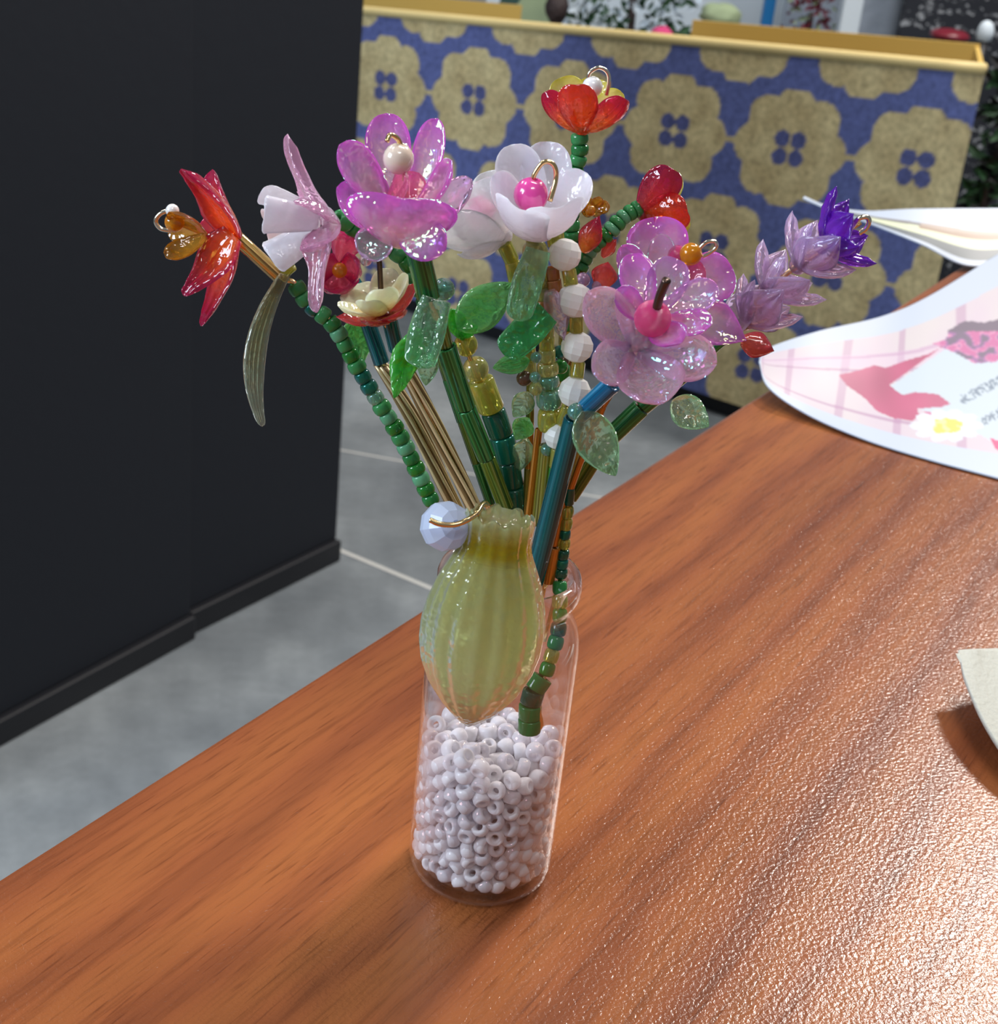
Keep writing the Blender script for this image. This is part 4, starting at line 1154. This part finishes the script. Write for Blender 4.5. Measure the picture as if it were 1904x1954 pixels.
ball(t, 1112, 534, 5, 14, 'lilac', name='small_bead'); ball(t, 1140, 546, 5, 11, 'lilac', name='small_bead')
chain(t, [(1104, 516, 8), (1092, 640, 8), (1084, 780, 7), (1076, 930, 5)], 7, 'tube', 11, ['copper', 'olive'])
stem_wire(t, path + [(1092, 640, 8), (1084, 780, 7), (1076, 930, 5)], tail=[(5.4, 4.4, 52), (4.4, 3.5, 36)])

# ---- snowberry strand
t = stem('beaded_berry_spray', 'upright strand of frosted white round beads between short olive tubes', 'beaded spray', at=(4, -1, 33))
SB = [(1077, 486, -1, 32), (1097, 573, -2, 34), (1101, 662, -2, 31), (1096, 748, -3, 31), (1065, 832, -2, 27)]
for (x, y, d, r) in SB:
    ball(t, x, y, d, r, 'white_frost', 'facet', 'frosted_bead', axis=(0.15, 0.2, 1))
chain(t, [(1058, 440, 0), (1062, 470, 0)], 1, 'tube', 17, 'olive')
for (a, b) in (((1085, 514, -1), (1090, 546, -2)), ((1099, 604, -2), (1100, 634, -2)), ((1104, 690, -2), (1100, 722, -3)), ((1086, 774, -3), (1074, 808, -2))):
    chain(t, [a, b], 1, 'tube', 14, 'olive')
chain(t, [(1052, 510, -1), (1058, 556, -1)], 2, 'tube', 15, 'copper')
petal(t, (1048, 556, -3), (1076, 650, -3), 50, 'iris_clear', face=(-0.2, -1, 0.2), prof='point', bend=0.05, cup=-0.5, thick=1.4)
chain(t, [(1062, 856, -2), (1050, 960, -1), (1046, 1040, -1)], 5, 'tube', 10, ['olive', 'green3'])
stem_wire(t, [(1060, 450, 0), (1077, 486, -1), (1097, 573, -2), (1101, 662, -2), (1096, 748, -3), (1065, 832, -2), (1050, 960, -1), (1046, 1040, -1)], tail=[(4.6, -1.2, 51), (3.8, -1, 36)])

# ---- orchid lily behind the double bloom
t = stem('beaded_lily', 'orchid lily with an amber bead and wire loop behind the double pink bloom', at=(6, 1, 33))
petal(t, (1262, 540, -3), (1248, 414, 0), 118, 'orchid', face=(0, -1, 0.2), prof='round', bend=0.08, cup=0.4, notch=0.10, thick=0.9)
petal(t, (1262, 560, -4), (1262, 446, -3), 56, 'iris_clear', face=(0, -1, 0.2), prof='round', bend=0.05, cup=0.4, thick=0.8)
petal(t, (1240, 570, -5), (1186, 468, -4), 60, 'orchid', face=(0.4, -1, 0.2), prof='round', bend=0.08, cup=0.4, thick=0.9)
petal(t, (1300, 560, -3), (1398, 512, -2), 100, 'orchid', face=(-0.3, -1, 0.4), prof='round', bend=0.10, cup=0.4, thick=0.9)
petal(t, (1310, 590, -5), (1424, 650, -6), 88, 'orchid', face=(-0.2, -1, 0.6), prof='point', bend=0.08, cup=0.4, thick=0.9)
petal(t, (1286, 560, -3), (1330, 494, -2), 70, 'rose_heart', face=(-0.1, -1, 0.4), prof='round', bend=0.08, cup=0.4, thick=0.6)
hub(t, 1280, 590, -3, 26, 'orchid')
ball(t, 1292, 486, -3, 18, 'hotpink', name='small_bead')
ball(t, 1318, 485, -4, 22, 'amber', name='amber_bead', axis=(1, 0, 0.4), label='round amber bead')
wire(t, [(1334, 474, -4), (1348, 462, -4), (1364, 461, -4), (1366, 472, -4), (1352, 484, -4), (1340, 490, -4)], 4, 'silver')
petal(t, (1416, 648, -5), (1477, 670, -6), 52, 'coral', face=(0, -1, 0.3), prof='point', bend=0.03, cup=-0.5, thick=1.6, label='coral red bud')
petal(t, (1398, 640, 0), (1420, 560, 2), 60, 'lavender', face=(-0.1, -1, 0.3), prof='round', bend=0.05, cup=0.4, thick=0.8)
chain(t, [(1200, 690, 0), (1150, 770, 0), (1108, 870, 0), (1080, 950, 0)], 3, 'bugle', 10, 'bugle_amber')
chain(t, [(1074, 955, 0), (1056, 1040, 0)], 1, 'bugle', 10, 'bugle_amber')
chain(t, [(1056, 1042, 0), (1044, 1110, 0)], 1, 'bugle', 14, 'bugle_amber')
stem_wire(t, [(1280, 590, -3), (1200, 690, 0), (1108, 870, 0), (1056, 1040, 0), (1044, 1110, 0)], tail=[(4.4, 0.6, 48), (3.6, 0.4, 36)])

# ---- double pink bloom in front
t = stem('beaded_bloom', 'double pink and orchid bloom with a hot pink bead on a teal bugle stem', at=(5, -3, 33))
for (p1, w, fc, nt) in (((1120, 556, -15), 92, (0.4, -1, 0.2), 0.06), ((1130, 712, -19), 90, (0.4, -1, 0.5), 0.06), ((1262, 772, -21), 130, (0, -1, 0.8), 0.06), ((1368, 694, -17), 96, (-0.4, -1, 0.6), 0.06), ((1210, 560, -8), 80, (0.1, -1, 0.2), 0.05), ((1330, 600, -10), 90, (-0.2, -1, 0.4), 0.05)):
    petal(t, (1208 + (p1[0] - 1208) * 0.08, 668 + (p1[1] - 668) * 0.08, -13), p1, w, 'rose_clear', face=fc, prof='round', bend=0.06, cup=0.45, notch=nt, thick=1.0, ribs=2, rib=0.03)
for (p1, w, fc, m_) in (((1205, 484, -9), 72, (0.2, -1, 0.2), 'orchid'), ((1292, 494, -9), 80, (-0.1, -1, 0.2), 'orchid_clear'), ((1370, 546, -12), 70, (-0.5, -1, 0.5), 'orchid_clear'), ((1176, 552, -13), 56, (0.6, -1, 0.3), 'orchid'), ((1360, 616, -17), 60, (-0.3, -1, 0.9), 'orchid'), ((1300, 655, -19), 70, (-0.2, -1, 1.0), 'orchid')):
    petal(t, (1236 + (p1[0] - 1236) * 0.1, 618 + (p1[1] - 618) * 0.1, -13), p1, w, m_, face=fc, prof='round', bend=0.10, cup=0.5, thick=0.9)
hub(t, 1222, 650, -12, 30, 'orchid')
ball(t, 1245, 608, -15, 36, 'hotpink', name='pink_bead', axis=(0.3, -0.5, 1), label='hot pink round bead')
wire(t, [(1252, 590, -16), (1260, 562, -17), (1272, 534, -18)], 9, 'wire_dark', 'wire_pin')
bead(t, 'bugle', P(1168, 732, -9), P(1104, 792, -7), 18 * 0.0705, 'bugle_blue', label='blue bugle bead')
leaf(t, (1108, 785, -9), (1174, 908, -11), 84, 'leaf_pale', face=(0.2, -1, 0.3), vein=0.02, thick=1.2)
ball(t, 1100, 786, -8, 18, 'leaf_loop_glass' if 'leaf_loop_glass' in M else 'seaglass', name='leaf_loop')
bead(t, 'bugle', P(1096, 798, -6), np.array([3.1, -1.6, 49.5]), 20 * 0.0725, 'bugle_teal', label='long teal bugle bead')
stem_wire(t, [(1210, 670, -12), (1168, 732, -9), (1104, 792, -7), (1026, 1056, -2)], tail=[(3.2, -1.8, 50), (2.6, -1.6, 36)])

# ---- lavender spike
t = stem('beaded_lavender_spike', 'spike of four lavender bells ending in a deep violet one', at=(7, 4, 33))
LB = [((1421, 614, 2), (1486, 556, 0), 'lavender'), ((1462, 556, 2), (1527, 508, 0), 'lavender'), ((1523, 506, 2), (1586, 452, 0), 'lavender'), ((1572, 468, 2), (1640, 424, 1), 'violet')]
BELLS = [[(1419, 522, 3, 40), (1440, 534, 0, 44), (1496, 552, -3, 66), (1532, 604, 0, 42), (1508, 586, 5, 60), (1470, 540, 7, 60)],
         [(1455, 456, 3, 42), (1500, 488, 0, 52), (1546, 534, -3, 66), (1578, 571, 0, 40), (1550, 540, 6, 60), (1500, 476, 7, 56)],
         [(1511, 402, 3, 42), (1550, 426, 0, 50), (1604, 452, -3, 70), (1634, 515, 0, 46), (1600, 480, 6, 60), (1560, 420, 7, 50)],
         [(1597, 355, 2, 46), (1628, 408, -2, 66), (1673, 503, 0, 48), (1640, 470, -3, 56), (1656, 450, 6, 60), (1620, 380, 6, 50)]]
for i, (b, e, m_) in enumerate(LB):
    bb = P(*b); ax = nrm(P(*e) - bb)
    for (x, y, d, w) in BELLS[i]:
        tip = P(x, y, d); rad = tip - bb; rad = rad - (rad @ ax) * ax
        petal(t, b, (x, y, d), w * 1.3, m_, face=-nrm(rad) * 0.8 + ax * 0.5, prof='point', bend=0.10, cup=0.35, ribs=3, rib=0.10, wr=0.12, thick=0.8, nu=20, nv=14)
    core(t, P(*b) + ax * 0.2, ax, 1.3, 1.4, m_)
wire(t, [(1626, 434, 1), (1638, 418, 0), (1652, 414, 0), (1658, 422, 0), (1652, 436, 0), (1638, 446, 0)], 5, 'silver')
bead(t, 'bugle', P(1420, 616, 2), P(1330, 690, 2), 10 * 0.075, 'bugle_green')
bead(t, 'bugle', P(1328, 692, 2), P(1225, 776, 2), 17 * 0.075, 'bugle_green')
bead(t, 'bugle', P(1223, 778, 2), P(1160, 838, 2), 18 * 0.0755, 'bugle_green')
bead(t, 'bugle', P(1158, 841, 2), P(1088, 950, 2), 14 * 0.0755, 'bugle_olive')
leaf(t, (1282, 764, 0), (1352, 814, -1), 66, 'leaf_pale', face=(0.1, -1, 0.4), vein=0.03, thick=0.9)
stem_wire(t, [(1642, 424, 1), (1572, 468, 2), (1462, 556, 2), (1420, 616, 2), (1328, 692, 2), (1160, 838, 2), (1088, 950, 2)], tail=[(7.2, 2.4, 52), (6.0, 2, 40)])

# ---- fine strand of dark beads at the mouth, ending in the filling
t = stem('beaded_strand', 'fine strand of dark green and olive beads ending in the white filling', 'beaded strand', at=(4, -6, 33))
chain(t, [(1086, 930, 0), (1084, 962, 0)], 1, 'tube', 11, 'bottlegreen')
chain(t, [(1083, 966, 0), (1078, 1010, 0)], 2, 'seed', 14, ['olive', 'olive'])
chain(t, [(1078, 1010, 0), (1076, 1046, 0)], 2, 'seed', 12, ['teal', 'olive'])
chain(t, [(1075, 1048, 0), (1069, 1102, 0)], 3, 'seed', 13, ['bottlegreen', 'teal', 'bottlegreen'])
chain(t, [(1068, 1108, -0.5), (1066, 1200, -3), (1040, 1290, -6)], 7, 'seed', 15, ['green2', 'olive', 'green3', 'bottlegreen'])
chain(t, [(1036, 1292, -6.4), (1014, 1330, -7.4), (1010, 1396, -7.8)], 4, 'tube', 22, ['green2', 'bottlegreen', 'green2', 'green2'])
wire(t, [(1086, 930, 0), (1078, 1010, 0), (1069, 1102, 0), (1062, 1200, -3), (1038, 1290, -6), (1028, 1350, -8), (1032, 1384, -8), (1014, 1400, -8)], 5, 'gold', 'stem_wire')

# ---- ribbed lime bud hanging over the front of the bottle
t = stem('beaded_bud', 'large ribbed pale lime glass bud hanging in front of the bottle', at=(-1, -17, 20))
A, B = P(955, 985, -17), P(893, 1386, -16.5); ax = nrm(B - A); L = np.linalg.norm(B - A)
fr = nrm(TOCAM - (TOCAM @ ax) * ax); sd = np.cross(ax, fr)
pr_u = [0, 0.03, 0.07, 0.11, 0.16, 0.22, 0.3, 0.4, 0.5, 0.6, 0.7, 0.8, 0.88, 0.94, 0.98, 1.0]
pr_r = [60, 63, 62, 61, 66, 78, 93, 106, 113, 112, 103, 84, 60, 36, 16, 3]
NS = 96; vb, fb, ub = [], [], []
U = np.linspace(0, 1, 40)
rings = [(u, 1.0) for u in U] + [(u, 0.86) for u in U[::-1] if u < 0.93]
for (u, sc) in rings:
    r = np.interp(u, pr_u, pr_r) * 0.0698 * sc
    for k in range(NS):
        a = 2 * math.pi * k / NS
        rib = 1 + (0.035 * math.cos(17 * a) + 0.02 * math.cos(9 * a + 1)) * min(1, (1 - u) * 6)
        lip = (0.5 * math.cos(9 * a) * 0.9 * max(0, 1 - u / 0.07)) if u < 0.07 else 0.0
        twist = 0.10 * u
        vb.append(A + ax * (L * u - lip) + (sd * math.cos(a + twist) + fr * math.sin(a + twist) * 0.62) * r * rib); ub.append((min(1, 0.5 + 0.5 * u if u > 0.2 else abs(u - 0.12) * 7.5), 0.5))
m_ = len(rings)
for i in range(m_ - 1):
    for k in range(NS):
        l = (k + 1) % NS; fb.append((i * NS + k, i * NS + l, (i + 1) * NS + l, (i + 1) * NS + k))
fb.append(tuple((m_ - 1) * NS + k for k in range(NS)))
for i in (0,):
    for k in range(NS):
        pass
mesh('bud', vb, fb, M['bud'], t, uv=ub)
ball(t, 850, 1004, -17, 49, 'opal', 'facet', 'opal_bead', axis=(0.5, -0.8, 0.5), label='milky blue faceted opal bead')
wire(t, [(820, 992, -21), (840, 1000, -21.3), (868, 1001, -21.3), (892, 992, -20.5), (908, 982, -19)], 5.5, 'gold', 'wire_pin')
tube('stem_wire', [P(908, 982, -19), P(930, 965, -14), np.array([-1.5, -7.5, 57]), np.array([-0.5, -5.5, 50]), np.array([0, -3.5, 36])], 0.4, M['gold'], t, 6, 6)

# the petals, pearls and wire ends of one flower belong to that flower's blossom
bpy.context.view_layer.update()
FLOWER = ('petal', 'pearl', 'wire_loop', 'wire_pin', 'amber_bead', 'pink_bead')
for root in [o for o in bpy.data.objects if o.parent is None and o.get('group') == GRP]:
    hubs = [c for c in root.children if c.name.split('.')[0] == 'blossom']
    if not hubs: continue
    for c in list(root.children):
        if c.name.split('.')[0] not in FLOWER: continue
        cen = c.location + (sum((Vector(q) for q in c.bound_box), Vector()) / 8 if c.scale.x == 1.0 else Vector())
        h = min(hubs, key=lambda q: (q.location - c.location).length)
        if (h.location - c.location).length < 0.0125:
            loc = c.location - h.location; c.parent = h; c.location = loc
